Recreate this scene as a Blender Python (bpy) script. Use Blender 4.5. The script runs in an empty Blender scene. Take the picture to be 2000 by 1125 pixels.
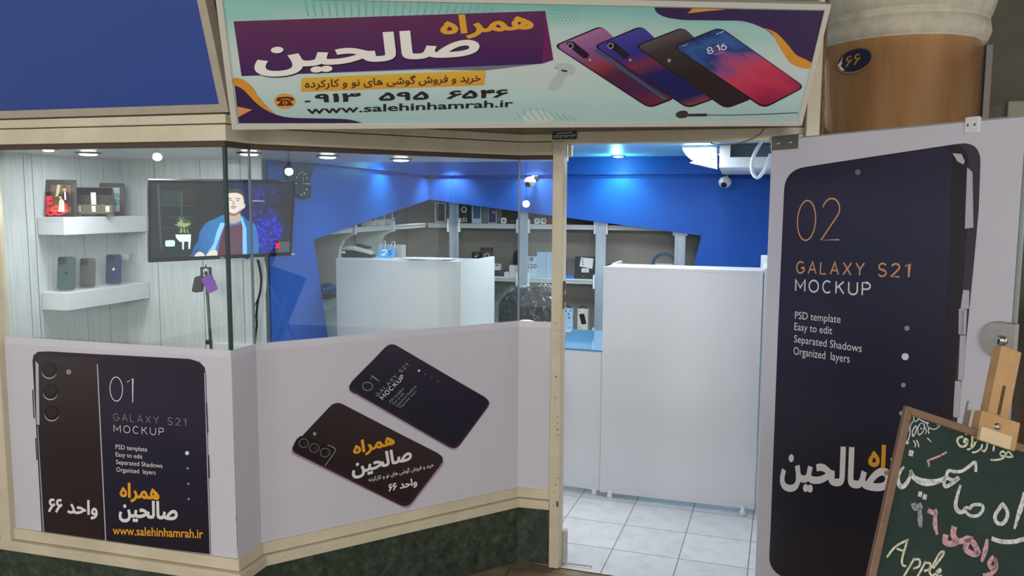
import bpy, bmesh, math, random
import numpy as np
from mathutils import Vector, Matrix
from mathutils.geometry import delaunay_2d_cdt
random.seed(7)
C = bpy.context.scene.collection
SC = bpy.context.scene
V = Vector
# ------------------------------------------------------------------ camera, world, large lights, exposure
FPX, PITCH, ROLL, EYE, YAW = 1574.0, 0.1049, 0.0053, 1.75, math.radians(15.5)
_ex = V((1, 0, 0)); _fw = V((0, math.cos(PITCH), -math.sin(PITCH))); _up = V((0, math.sin(PITCH), math.cos(PITCH)))
_RZ = Matrix.Rotation(YAW, 3, 'Z')
cr_, sr_ = math.cos(ROLL), math.sin(ROLL)
_right = _RZ @ (cr_ * _ex + sr_ * _up); _upi = _RZ @ (-sr_ * _ex + cr_ * _up); _fwd = _RZ @ _fw
cam = bpy.data.objects.new('camera', bpy.data.cameras.new('camera')); C.objects.link(cam)
M4 = Matrix((_right, _upi, -_fwd)).transposed().to_4x4(); M4.translation = V((0, 0, EYE)); cam.matrix_world = M4
cam.data.sensor_width = 36; cam.data.lens = FPX / 2000 * 36; cam.data.clip_start = .02
SC.camera = cam
SC.view_settings.view_transform = 'Standard'; SC.view_settings.look = 'None'
SC.view_settings.gamma = 1; SC.view_settings.use_curve_mapping = False
SC.view_settings.exposure = 0.0
w = bpy.data.worlds.new('world'); SC.world = w; w.use_nodes = True
w.node_tree.nodes['Background'].inputs[0].default_value = (.92, .95, 1, 1)
w.node_tree.nodes['Background'].inputs[1].default_value = 0.92
def area(name, loc, target, size, power, col=(1, 1, 1), sy=None):
    l = bpy.data.lights.new(name, 'AREA'); l.energy = power; l.color = col; l.size = size
    if sy: l.shape = 'RECTANGLE'; l.size_y = sy
    o = bpy.data.objects.new(name, l); C.objects.link(o); o.location = loc
    o.rotation_euler = (V(target) - V(loc)).to_track_quat('-Z', 'Y').to_euler(); return o
area('corridor_light', (-3.05, -2.3, 2.86), (-1.3, 3.2, 1.7), 1.1, 54, (1, .975, .96), .5)
area('corridor_light', (1.6, -4.6, 2.78), (.2, 3.4, 1.6), 2.6, 172, (1, .97, .96), .5)
def spot(loc, power, col=(1, 1, 1), angle=110, blend=.6, target=None, r=.03):
    l = bpy.data.lights.new('downlight_beam', 'SPOT'); l.energy = power; l.color = col
    l.spot_size = math.radians(angle); l.spot_blend = blend; l.shadow_soft_size = r
    o = bpy.data.objects.new('downlight_beam', l); C.objects.link(o); o.location = loc
    t = V(target) if target else V(loc) - V((0, 0, 1))
    o.rotation_euler = (t - V(loc)).to_track_quat('-Z', 'Y').to_euler(); return o
area('shop_fill_light', (-.75, 4.80, 2.085), (-.75, 4.8, 0), 1.2, 25, (.9, .95, 1), .5)  # added fill without a panel fixture, brightens the shop
area('display_fill_light', (-2.55, 3.05, 1.945), (-2.6, 3.2, 0), .8, 5.5, (.93, .97, 1), .5)  # added fill under the display ceiling, besides its round spots

# ------------------------------------------------------------------ measuring helpers (photo measurement -> point on a real surface)
EYEV = V((0, 0, EYE))
def ray(x, y):
    return (_right * ((x - 1000) / FPX) + _upi * (-(y - 562.5) / FPX) + _fwd)
def onz(x, y, z): r = ray(x, y); return EYEV + r * ((z - EYE) / r.z)
def ony(x, y, Y): r = ray(x, y); return EYEV + r * (Y / r.y)
def onx(x, y, X): r = ray(x, y); return EYEV + r * (X / r.x)
class Plane:                                                          # a real flat surface: origin, right and up axes
    def __init__(s, o, r, u):
        s.o = V(o); s.r = V(r).normalized(); s.u = V(u).normalized(); s.n = s.r.cross(s.u).normalized()
    def ab(s, x, y):
        d = ray(x, y); t = (s.o - EYEV).dot(s.n) / d.dot(s.n); p = EYEV + d * t - s.o
        return V((p.dot(s.r), p.dot(s.u)))
    def at(s, a, b, lift=0): return s.o + s.r * a + s.u * b + s.n * lift
    def px(s, x, y, lift=0): q = s.ab(x, y); return s.at(q.x, q.y, lift)
def wall_plane(A, B): return Plane((A[0], A[1], 0), (B[0] - A[0], B[1] - A[1], 0), (0, 0, 1))
# ------------------------------------------------------------------ materials
def lin(c):
    if max(c) > 1.001: c = [v / 255 for v in c]
    return tuple((v / 12.92 if v <= .04045 else ((v + .055) / 1.055) ** 2.4) for v in c[:3]) + (1,)
class NT:
    def __init__(s, name):
        s.m = bpy.data.materials.new(name); s.m.use_nodes = True; s.t = s.m.node_tree; s.b = s.t.nodes['Principled BSDF']
    def n(s, typ, **k):
        x = s.t.nodes.new(typ)
        for a, v in k.items(): setattr(x, a, v)
        return x
    def l(s, a, b): s.t.links.new(a, b)
    def coord(s, scale=(1, 1, 1), kind='Object'):
        c = s.n('ShaderNodeTexCoord'); mp = s.n('ShaderNodeMapping'); mp.inputs['Scale'].default_value = scale
        s.l(c.outputs[kind], mp.inputs[0]); return mp.outputs[0]
    def ramp(s, fac, stops):
        r = s.n('ShaderNodeValToRGB'); e = r.color_ramp.elements
        while len(e) < len(stops): e.new(.5)
        for q, (p, c) in zip(e, stops): q.position = p; q.color = lin(c)
        s.l(fac, r.inputs[0]); return r.outputs[0]
    def noise(s, vec, scale, detail=4, rough=.55):
        x = s.n('ShaderNodeTexNoise'); x.inputs['Scale'].default_value = scale; x.inputs['Detail'].default_value = detail
        x.inputs['Roughness'].default_value = rough; s.l(vec, x.inputs['Vector']); return x.outputs['Fac']
    def base(s, c): s.l(c, s.b.inputs['Base Color'])
    def bump(s, h, strength=.2, dist=.01):
        b = s.n('ShaderNodeBump'); b.inputs['Strength'].default_value = strength; b.inputs['Distance'].default_value = dist
        s.l(h, b.inputs['Height']); s.l(b.outputs[0], s.b.inputs['Normal'])
MATS = {}
def mat(name, col=(200, 200, 200), rough=.5, metal=0, var=.04, scale=14, spec=.5, emit=0, alpha=None):
    if name in MATS: return MATS[name]
    n = NT(name); c = lin(col)
    if var:
        f = n.noise(n.coord(), scale)
        lo = [max(0, v * (1 - var)) for v in c[:3]]; hi = [min(1, v * (1 + var)) for v in c[:3]]
        r = n.n('ShaderNodeValToRGB'); r.color_ramp.elements[0].position = .3; r.color_ramp.elements[1].position = .7
        r.color_ramp.elements[0].color = (*lo, 1); r.color_ramp.elements[1].color = (*hi, 1); n.l(f, r.inputs[0]); n.l(r.outputs[0], n.b.inputs['Emission Color' if emit else 'Base Color'])
        if emit: n.b.inputs['Base Color'].default_value = (.01, .01, .01, 1)
    else: n.b.inputs['Base Color'].default_value = c
    n.b.inputs['Roughness'].default_value = rough; n.b.inputs['Metallic'].default_value = metal
    n.b.inputs['Specular IOR Level'].default_value = spec
    if emit and not var: n.b.inputs['Emission Color'].default_value = c
    if emit: n.b.inputs['Emission Strength'].default_value = emit
    MATS[name] = n.m; return n.m
def grad(name, stops, axis=0, rough=.35, emit=0, warp=0):              # printed / displayed colour fade along the artwork's own UV
    if name in MATS: return MATS[name]
    n = NT(name); uv = n.n('ShaderNodeTexCoord').outputs['UV']; sp = n.n('ShaderNodeSeparateXYZ'); n.l(uv, sp.inputs[0])
    f = sp.outputs[axis]
    if warp:
        a = n.n('ShaderNodeMath', operation='MULTIPLY_ADD'); n.l(n.noise(uv, 2.2, 3), a.inputs[0]); a.inputs[1].default_value = warp
        n.l(f, a.inputs[2]); b = n.n('ShaderNodeMath', operation='SUBTRACT'); n.l(a.outputs[0], b.inputs[0]); b.inputs[1].default_value = warp / 2; f = b.outputs[0]
    col = n.ramp(f, stops); n.base(col); n.b.inputs['Roughness'].default_value = rough
    if emit: n.l(col, n.b.inputs['Emission Color']); n.b.inputs['Emission Strength'].default_value = emit; n.b.inputs['Base Color'].default_value = (.01, .01, .01, 1); n.t.links.remove(n.b.inputs['Base Color'].links[0])
    MATS[name] = n.m; return n.m
def thin_glass(name, tint=(.95, .985, .97), ior=1.45):
    n = NT(name); n.t.nodes.remove(n.b); out = n.t.nodes['Material Output']
    tr = n.n('ShaderNodeBsdfTransparent'); tr.inputs[0].default_value = (*tint, 1)
    gl = n.n('ShaderNodeBsdfGlossy'); gl.inputs['Roughness'].default_value = .01; gl.inputs[0].default_value = (1, 1, 1, 1)
    fr = n.n('ShaderNodeFresnel'); ge = n.n('ShaderNodeNewGeometry'); mr = n.n('ShaderNodeMapRange'); mr.inputs['To Min'].default_value = ior; mr.inputs['To Max'].default_value = 1 / ior
    n.l(ge.outputs['Backfacing'], mr.inputs['Value']); n.l(mr.outputs[0], fr.inputs[0]); mx = n.n('ShaderNodeMixShader')
    n.l(fr.outputs[0], mx.inputs[0]); n.l(tr.outputs[0], mx.inputs[1]); n.l(gl.outputs[0], mx.inputs[2]); n.l(mx.outputs[0], out.inputs[0])
    MATS[name] = n.m; return n.m
def m_cream():
    n = NT('cream_paint'); v = n.coord(); a = n.noise(v, 6, 5); c = n.ramp(a, [(.25, (203, 192, 164)), (.6, (219, 208, 180)), (.85, (226, 216, 190))])
    ch = n.noise(n.coord((1, 1, 1)), 38, 3, .7); k = n.ramp(ch, [(.70, (0, 0, 0)), (.76, (255, 255, 255))])
    mx = n.n('ShaderNodeMixRGB'); n.l(k, mx.inputs[0]); n.l(c, mx.inputs[1]); mx.inputs[2].default_value = lin((150, 132, 100)); n.base(mx.outputs[0])
    n.b.inputs['Roughness'].default_value = .45; n.bump(n.noise(v, 30, 3), .12, .004); return n.m
def m_granite():
    n = NT('dark_green_granite'); v = n.coord(); a = n.noise(v, 22, 8, .75); c = n.ramp(a, [(.3, (26, 34, 27)), (.5, (54, 66, 54)), (.64, (78, 90, 76)), (.8, (120, 130, 116))])
    vo = n.n('ShaderNodeTexVoronoi'); vo.inputs['Scale'].default_value = 90; n.l(v, vo.inputs['Vector'])
    k = n.ramp(vo.outputs['Distance'], [(.0, (255, 255, 255)), (.16, (0, 0, 0))]); mx = n.n('ShaderNodeMixRGB'); mx.blend_type = 'ADD'; mx.inputs[0].default_value = .06
    n.l(c, mx.inputs[1]); n.l(k, mx.inputs[2]); n.base(mx.outputs[0]); n.b.inputs['Roughness'].default_value = .35; return n.m
def m_wood_panel():
    n = NT('whitewashed_wood_panel'); v = n.coord((26, 26, 1.1)); a = n.noise(v, 3.0, 6, .65); c = n.ramp(a, [(.25, (190, 193, 195)), (.5, (208, 211, 212)), (.75, (222, 225, 226))])
    b = n.noise(n.coord((60, 60, .8)), 2.2, 4, .7); k = n.ramp(b, [(.58, (0, 0, 0)), (.78, (255, 255, 255))]); mx = n.n('ShaderNodeMixRGB')
    mm = n.n('ShaderNodeMath', operation='MULTIPLY'); n.l(k, mm.inputs[0]); mm.inputs[1].default_value = .22; n.l(mm.outputs[0], mx.inputs[0]); n.l(c, mx.inputs[1]); mx.inputs[2].default_value = lin((146, 149, 150)); n.base(mx.outputs[0])
    n.b.inputs['Roughness'].default_value = .42; return n.m
def m_tiles():
    n = NT('white_floor_tile'); v = n.coord(); b = n.n('ShaderNodeTexBrick'); b.offset = 0; b.squash = 1
    b.inputs['Scale'].default_value = 1; b.inputs['Brick Width'].default_value = .3315; b.inputs['Row Height'].default_value = .3315; b.inputs['Mortar Size'].default_value = .0022
    b.inputs['Color1'].default_value = lin((222, 224, 226)); b.inputs['Color2'].default_value = lin((214, 217, 220)); b.inputs['Mortar'].default_value = lin((92, 92, 92)); n.l(v, b.inputs['Vector'])
    d = n.noise(v, 9, 6, .7); k = n.ramp(d, [(.3, (214, 212, 208)), (.55, (255, 255, 255))]); mx = n.n('ShaderNodeMixRGB'); mx.blend_type = 'MULTIPLY'; mx.inputs[0].default_value = .5
    sp = n.ramp(n.noise(v, 30, 2, .5), [(.74, (255, 255, 255)), (.78, (120, 118, 112))])
    m2 = n.n('ShaderNodeMixRGB'); m2.blend_type = 'MULTIPLY'; m2.inputs[0].default_value = 1
    n.l(b.outputs[0], mx.inputs[1]); n.l(k, mx.inputs[2]); n.l(mx.outputs[0], m2.inputs[1]); n.l(sp, m2.inputs[2]); n.base(m2.outputs[0]); n.b.inputs['Roughness'].default_value = .3; return n.m
def m_stone():
    n = NT('brown_corridor_stone'); v = n.coord(); b = n.n('ShaderNodeTexBrick'); b.offset = .5
    b.inputs['Scale'].default_value = 1; b.inputs['Brick Width'].default_value = .4; b.inputs['Row Height'].default_value = .4; b.inputs['Mortar Size'].default_value = .003
    b.inputs['Color1'].default_value = lin((166, 146, 114)); b.inputs['Color2'].default_value = lin((152, 132, 102)); b.inputs['Mortar'].default_value = lin((96, 82, 62)); n.l(v, b.inputs['Vector'])
    k = n.ramp(n.noise(v, 12, 6), [(.3, (190, 182, 170)), (.7, (255, 255, 255))]); mx = n.n('ShaderNodeMixRGB'); mx.blend_type = 'MULTIPLY'; mx.inputs[0].default_value = .8
    n.l(b.outputs[0], mx.inputs[1]); n.l(k, mx.inputs[2]); n.base(mx.outputs[0]); n.b.inputs['Roughness'].default_value = .4; return n.m
def m_copper():
    n = NT('brushed_copper'); c = n.ramp(n.noise(n.coord((2.5, 2.5, .35)), 4, 5), [(.3, (190, 138, 94)), (.5, (208, 156, 108)), (.72, (222, 176, 128))]); n.base(c)
    n.b.inputs['Metallic'].default_value = .4; n.b.inputs['Roughness'].default_value = .3; n.bump(n.noise(n.coord((3, 3, 1)), 5, 3), .12, .02); return n.m
def m_ceiling_slats():
    n = NT('pale_slat_ceiling'); v = n.coord((1, 1, 1)); w_ = n.n('ShaderNodeTexWave', bands_direction='Y'); w_.inputs['Scale'].default_value = 3.2; w_.inputs['Distortion'].default_value = 0; n.l(v, w_.inputs['Vector'])
    k = n.ramp(w_.outputs['Fac'], [(.0, (120, 124, 128)), (.06, (196, 202, 206)), (1, (206, 211, 215))]); n.base(k); n.b.inputs['Roughness'].default_value = .25; return n.m
CREAM, GRANITE, WOOD, TILES, STONE, COPPER, SLATS = m_cream(), m_granite(), m_wood_panel(), m_tiles(), m_stone(), m_copper(), m_ceiling_slats()
BLUE = mat('blue_wall_paint', (32, 88, 180), .5, var=.03, spec=.3)
GLASS = thin_glass('storefront_glass'); CLEAR = thin_glass('clear_plastic', (.96, .97, .98), 1.4)
FILM = mat('white_vinyl_film', (212, 210, 219), .42, var=.02, scale=3)
LAM = mat('white_laminate', (222, 223, 226), .22, var=.015, scale=3)
WHITE = mat('white_plastic', (228, 230, 232), .35, var=.02)
ALU = mat('brushed_aluminium', (184, 192, 202), .32, .35, var=.06, scale=30)
STEEL = mat('stainless_steel', (176, 172, 165), .28, .9, var=.06, scale=40)
NICHE = mat('taupe_niche_back', (158, 152, 142), .6, var=.06, scale=4)
BLACK = mat('black_plastic', (24, 24, 26), .35, var=.1)
DKGRN = mat('green_glass_edge', (44, 62, 58), .2, var=.1)
GREYE = mat('grey_glass_joint', (126, 134, 142), .3, var=.05)
INK_W = mat('white_print', (236, 234, 232), .45, var=0); INK_O = mat('amber_print', (240, 168, 34), .45, var=0)
INK_K = mat('black_print', (34, 28, 30), .45, var=0); INK_OR = mat('orange_print', (226, 150, 88), .45, var=0); INK_G = mat('grey_print', (158, 156, 166), .45, var=0)
# ------------------------------------------------------------------ mesh building
class MB:
    def __init__(s): s.v = []; s.f = []; s.mi = []; s.uv = []; s.mats = []; s.sm = []
    def _m(s, m):
        if m not in s.mats: s.mats.append(m)
        return s.mats.index(m)
    def face(s, pts, m, uv=None):
        b = len(s.v); s.v += [V(p) for p in pts]; s.f.append(tuple(range(b, b + len(pts)))); s.mi.append(s._m(m)); s.uv.append(uv); s.sm.append(False); return s
    def mesh(s, vs, fs, m, smooth=False):
        b = len(s.v); s.v += [V(p) for p in vs]; k = s._m(m)
        for f in fs: s.f.append(tuple(i + b for i in f)); s.mi.append(k); s.uv.append(None); s.sm.append(smooth)
        return s
    def prism(s, pts, ext, m, m2=None):                                # polygon extruded along a vector
        ext = V(ext); p = [V(q) for q in pts]; n = len(p)
        nrm = V((0, 0, 0))
        for i in range(n): nrm += (p[i] - p[0]).cross(p[(i + 1) % n] - p[0])
        if nrm.dot(ext) > 0: p.reverse()
        q = [a + ext for a in p]
        s.face(p, m); s.face(list(reversed(q)), m2 or m)
        vs = p + q; s.mesh(vs, [(i, i + n, (i + 1) % n + n, (i + 1) % n) for i in range(n)], m); return s
    def box(s, a, b, m):
        a, b = V(a), V(b); lo = V(map(min, a, b)); hi = V(map(max, a, b))
        return s.prism([(lo.x, lo.y, lo.z), (hi.x, lo.y, lo.z), (hi.x, hi.y, lo.z), (lo.x, hi.y, lo.z)], (0, 0, hi.z - lo.z), m)
    def obox(s, c, r, u, n, size, m):                                  # oriented box, centre c, axes r,u,n
        c, r, u, n = V(c), V(r).normalized(), V(u).normalized(), V(n).normalized(); x, y, z = [k / 2 for k in size]
        return s.prism([c - r * x - u * y - n * z, c + r * x - u * y - n * z, c + r * x + u * y - n * z, c - r * x + u * y - n * z], n * size[2], m)
    def rbox(s, c, r, u, n, size, rad, m, seg=4, ch=0):                # slab with rounded corners in the r,u plane
        c, r, u, n = V(c), V(r).normalized(), V(u).normalized(), V(n).normalized(); x, y = size[0] / 2, size[1] / 2
        pts = []
        for cx, cy, a0 in ((x - rad, y - rad, 0), (-x + rad, y - rad, 90), (-x + rad, -y + rad, 180), (x - rad, -y + rad, 270)):
            for i in range(seg + 1):
                a = math.radians(a0 + 90 * i / seg); pts.append((cx + rad * math.cos(a), cy + rad * math.sin(a)))
        return s.prism([c + r * a + u * b - n * size[2] / 2 for a, b in pts], n * size[2], m)
    def tube(s, path, rad, m, seg=8, closed=False):
        path = [V(p) for p in path]; n = len(path); vs = []; fs = []; a = None
        for i, p in enumerate(path):
            d = (path[(i + 1) % n] - path[i - 1]) if closed else (path[min(i + 1, n - 1)] - path[max(i - 1, 0)])
            d.normalize()
            a = d.orthogonal() if a is None else a - d * a.dot(d)
            a.normalize(); b = d.cross(a); rr = rad[i] if isinstance(rad, (list, tuple)) else rad
            vs += [p + (a * math.cos(t) + b * math.sin(t)) * rr for t in [2 * math.pi * k / seg for k in range(seg)]]
        for i in range(n if closed else n - 1):
            j = (i + 1) % n
            fs += [(i * seg + k, i * seg + (k + 1) % seg, j * seg + (k + 1) % seg, j * seg + k) for k in range(seg)]
        if not closed: fs += [tuple(reversed(range(seg))), tuple(range((n - 1) * seg, n * seg))]
        return s.mesh(vs, fs, m, True)
    def lathe(s, c, prof, m, seg=32, axis=(0, 0, 1)):                  # prof: (radius, height) pairs
        c = V(c); ax = V(axis).normalized(); a = ax.orthogonal().normalized(); b = ax.cross(a); vs = []; fs = []
        for r, h in prof: vs += [c + ax * h + (a * math.cos(t) + b * math.sin(t)) * r for t in [2 * math.pi * k / seg for k in range(seg)]]
        for i in range(len(prof) - 1): fs += [(i * seg + k, i * seg + (k + 1) % seg, (i + 1) * seg + (k + 1) % seg, (i + 1) * seg + k) for k in range(seg)]
        s.mesh(vs, fs, m, True)
        for i in (0, len(prof) - 1):
            if prof[i][0] > 1e-4: s.face(vs[i * seg:(i + 1) * seg], m)
        return s
    def ball(s, c, r, m, seg=20, sq=(1, 1, 1)):
        c = V(c); vs = []; fs = []; rings = seg // 2
        for i in range(rings + 1):
            p = math.pi * i / rings
            for k in range(seg):
                t = 2 * math.pi * k / seg; vs.append(c + V((r * sq[0] * math.sin(p) * math.cos(t), r * sq[1] * math.sin(p) * math.sin(t), r * sq[2] * math.cos(p))))
        for i in range(rings): fs += [(i * seg + k, (i + 1) * seg + k, (i + 1) * seg + (k + 1) % seg, i * seg + (k + 1) % seg) for k in range(seg)]
        return s.mesh(vs, fs, m, True)
    def build(s, name, parent=None, origin=None, bevel=0):
        off = V((0, 0, 0))
        if parent is not None:
            q = parent
            while q is not None: off += q.location; q = q.parent
        elif origin is None:
            n = len(s.v); lo = V([min(v[i] for v in s.v) for i in range(3)]); hi = V([max(v[i] for v in s.v) for i in range(3)]); origin = ((lo.x + hi.x) / 2, (lo.y + hi.y) / 2, lo.z)
        if parent is None: off = V(origin)
        me = bpy.data.meshes.new(name); me.from_pydata([v - off for v in s.v], [], s.f)
        for m in s.mats: me.materials.append(m)
        me.polygons.foreach_set('material_index', s.mi); me.polygons.foreach_set('use_smooth', s.sm)
        if any(u for u in s.uv):
            lay = me.uv_layers.new(name='UVMap')
            for p, u in zip(me.polygons, s.uv):
                if u:
                    for li, c in zip(p.loop_indices, u): lay.data[li].uv = c
        bm = bmesh.new(); bm.from_mesh(me); bmesh.ops.remove_doubles(bm, verts=bm.verts, dist=1e-6)
        bm.to_mesh(me); bm.free(); me.update()
        o = bpy.data.objects.new(name, me); C.objects.link(o)
        if parent is not None: o.parent = parent
        else: o.location = off
        if bevel:
            b = o.modifiers.new('edge', 'BEVEL'); b.width = bevel; b.segments = 2; b.limit_method = 'ANGLE'; b.angle_limit = math.radians(40)
        return o
def tag(o, label=None, cat=None, group=None, kind=None):
    if label: o['label'] = label
    if cat: o['category'] = cat
    if group: o['group'] = group
    if kind: o['kind'] = kind
    return o
def thing(name, loc, label=None, cat=None, group=None, kind=None):
    o = bpy.data.objects.new(name, None); C.objects.link(o); o.location = loc; o.empty_display_size = .05
    return tag(o, label, cat, group, kind)
def struct(o): o['kind'] = 'structure'; return o
# ------------------------------------------------------------------ lettering
AR = {'ا': (0xFE8D, 0xFE8E, 0, 0), 'د': (0xFEA9, 0xFEAA, 0, 0), 'ر': (0xFEAD, 0xFEAE, 0, 0), 'و': (0xFEED, 0xFEEE, 0, 0), 'ز': (0xFEAF, 0xFEB0, 0, 0),
      'ه': (0xFEE9, 0xFEEA, 0xFEEB, 0xFEEC), 'م': (0xFEE1, 0xFEE2, 0xFEE3, 0xFEE4), 'ص': (0xFEB9, 0xFEBA, 0xFEBB, 0xFEBC), 'ل': (0xFEDD, 0xFEDE, 0xFEDF, 0xFEE0),
      'ح': (0xFEA1, 0xFEA2, 0xFEA3, 0xFEA4), 'ی': (0xFBFC, 0xFBFD, 0xFBFE, 0xFBFF), 'ن': (0xFEE5, 0xFEE6, 0xFEE7, 0xFEE8), 'خ': (0xFEA5, 0xFEA6, 0xFEA7, 0xFEA8),
      'ف': (0xFED1, 0xFED2, 0xFED3, 0xFED4), 'ش': (0xFEB5, 0xFEB6, 0xFEB7, 0xFEB8), 'گ': (0xFB92, 0xFB93, 0xFB94, 0xFB95), 'ک': (0xFB8E, 0xFB8F, 0xFB90, 0xFB91)}
def shape_persian(t):
    out = []
    for i, ch in enumerate(t):
        if ch not in AR: out.append(ch); continue
        pj = i > 0 and t[i - 1] in AR and AR[t[i - 1]][2] != 0
        nj = AR[ch][2] != 0 and i + 1 < len(t) and t[i + 1] in AR
        f = AR[ch]; out.append(chr(f[3] if pj and nj else f[1] if pj else f[2] if nj else f[0]))
    s = ''.join(out); toks = []; num = ''
    for ch in s:
        if '\u06F0' <= ch <= '\u06F9': num += ch
        else:
            if num: toks.append(num); num = ''
            toks.append(ch)
    if num: toks.append(num)
    return ''.join(reversed(toks))
_TC = {}
def glyphs(text, bold=0, res=3, space=1.0):                            # filled outlines, made bolder by pushing them outward
    k = (text, bold, res, space)
    if k in _TC: return _TC[k]
    c = bpy.data.curves.new('lettering', 'FONT'); c.body = text; c.resolution_u = res; c.space_character = space; c.fill_mode = 'NONE'
    o = bpy.data.objects.new('lettering', c); C.objects.link(o); dg = bpy.context.evaluated_depsgraph_get(); ev = o.evaluated_get(dg); me = ev.to_mesh()
    pv = [(v.co.x, v.co.y) for v in me.vertices]; pe = [tuple(e.vertices) for e in me.edges]; ev.to_mesh_clear(); bpy.data.objects.remove(o); bpy.data.curves.remove(c)
    nx = {}                                                            # follow each closed outline in its own direction
    for i, j in pe: nx.setdefault(i, []).append(j); nx.setdefault(j, []).append(i)
    seen = set(); DE = []; loops = []
    for st in sorted(nx):
        if st in seen: continue
        loop = [st]; seen.add(st); nbr = [q for q in nx[st] if q == st + 1] or nx[st]; cur = nbr[0]
        while cur not in seen:
            loop.append(cur); seen.add(cur); cand = [q for q in nx[cur] if q not in seen]
            if not cand: break
            cur = cand[0]
        loops.append(loop); DE += [(loop[i], loop[(i + 1) % len(loop)]) for i in range(len(loop))]
    if bold > 0:
        area2 = sum(pv[i][0] * pv[j][1] - pv[j][0] * pv[i][1] for i, j in DE); sg_ = 1 if area2 < 0 else -1; nv = list(pv)
        for lp in loops:
            m_ = len(lp)
            for i in range(m_):
                p, a_, b_ = V(pv[lp[i]]), V(pv[lp[i - 1]]), V(pv[lp[(i + 1) % m_]]); d1, d2 = p - a_, b_ - p
                if d1.length < 1e-7: d1 = d2
                if d2.length < 1e-7: d2 = d1
                d1, d2 = d1.normalized(), d2.normalized(); t_ = d1 + d2
                t_ = d1 if t_.length < 1e-4 else t_.normalized(); n_ = V((-t_.y, t_.x)) * sg_; n1 = V((-d1.y, d1.x)) * sg_
                nv[lp[i]] = tuple(p + n_ * bold / max(.6, n_.dot(n1)))
        pv = nv
    tv, te, tf, _a, _b, _c = delaunay_2d_cdt([V(p) for p in pv], DE, [], 0, 1e-6)
    P = np.array(pv); S, E_ = P[[e[0] for e in DE]], P[[e[1] for e in DE]]; T2 = np.array([tuple(v) for v in tv]); cen = np.array([T2[list(f)].mean(0) for f in tf]); keep = []
    for q in range(0, len(cen), 400):
        cx, cy = cen[q:q + 400, 0:1], cen[q:q + 400, 1:2]; up = (S[:, 1] <= cy) & (E_[:, 1] > cy); dn = (S[:, 1] > cy) & (E_[:, 1] <= cy)
        side = (E_[:, 0] - S[:, 0]) * (cy - S[:, 1]) - (cx - S[:, 0]) * (E_[:, 1] - S[:, 1]); keep += list(((up & (side > 0)).sum(1) - (dn & (side < 0)).sum(1)) != 0)
    vs = [tuple(v) for v in tv]; fs = [tuple(f) for f, k_ in zip(tf, keep) if k_]
    x0 = min(v[0] for v in vs); x1 = max(v[0] for v in vs); y0 = min(v[1] for v in vs); y1 = max(v[1] for v in vs)
    _TC[k] = ([((x - x0) / (x1 - x0), (y - y0) / (y1 - y0)) for x, y in vs], fs); return _TC[k]
def letters(mb, pl, text, BL, BR, TL, m, bold=0, persian=False, lift=.0012, shadow=None, space=1.0):   # text box spanned by three corners on a surface
    vs, fs = glyphs(shape_persian(text) if persian else text, bold, 3, space); a, b, c = pl.ab(*BL), pl.ab(*BR), pl.ab(*TL)
    if shadow: mb.mesh([pl.at(*(a + (b - a) * x + (c - a) * y + V(shadow[0])), lift - .0004) for x, y in vs], fs, shadow[1])
    mb.mesh([pl.at(*(a + (b - a) * x + (c - a) * y), lift) for x, y in vs], fs, m); return mb
def arc(cx, cy, rx, ry, a0, a1, n=14): return [(cx + rx * math.cos(math.radians(a0 + (a1 - a0) * i / n)), cy + ry * math.sin(math.radians(a0 + (a1 - a0) * i / n))) for i in range(n + 1)]
GL = {'0': (.6, [arc(.3, .5, .3, .5, 90, 450, 26)]), '1': (.3, [[(.0, .82), (.26, 1), (.26, 0)]]), '2': (.56, [arc(.27, .73, .26, .27, 165, -25, 14) + [(.0, 0), (.56, 0)]]),
      'G': (.68, [arc(.34, .5, .34, .5, 48, 312, 22) + [(.66, .2), (.66, .46), (.38, .46)]]), 'A': (.66, [[(0, 0), (.33, 1), (.66, 0)], [(.12, .34), (.54, .34)]]), 'L': (.46, [[(0, 1), (0, 0), (.46, 0)]]),
      'X': (.6, [[(0, 0), (.6, 1)], [(0, 1), (.6, 0)]]), 'Y': (.6, [[(0, 1), (.3, .48), (.6, 1)], [(.3, .48), (.3, 0)]]), 'S': (.54, [arc(.27, .75, .25, .25, 25, 270, 12) + arc(.27, .25, .27, .25, 90, -155, 12)]),
      'M': (.76, [[(0, 0), (0, 1), (.38, .3), (.76, 1), (.76, 0)]]), 'O': (.74, [arc(.37, .5, .37, .5, 90, 450, 26)]), 'C': (.66, [arc(.34, .5, .34, .5, 48, 312, 20)]),
      'K': (.58, [[(0, 0), (0, 1)], [(.56, 1), (0, .42)], [(.2, .62), (.58, 0)]]), 'U': (.62, [[(0, 1), (0, .32)] + arc(.31, .31, .31, .31, 180, 360, 12) + [(.62, 1)]]), 'P': (.54, [[(0, 0), (0, 1), (.28, 1)] + arc(.28, .74, .26, .26, 90, -90, 10) + [(0, .48)]]),
      '8': (.56, [arc(.28, .75, .24, .25, 270, 630, 18), arc(.28, .25, .28, .25, 90, 450, 18)]), '6': (.56, [arc(.28, .3, .28, .3, 90, 450, 18), [(.5, .95), (.2, .8), (.02, .42), (.0, .3)]]), ':': (.1, [[(.05, .2), (.05, .28)], [(.05, .7), (.05, .78)]]), ' ': (.34, [])}
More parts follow.
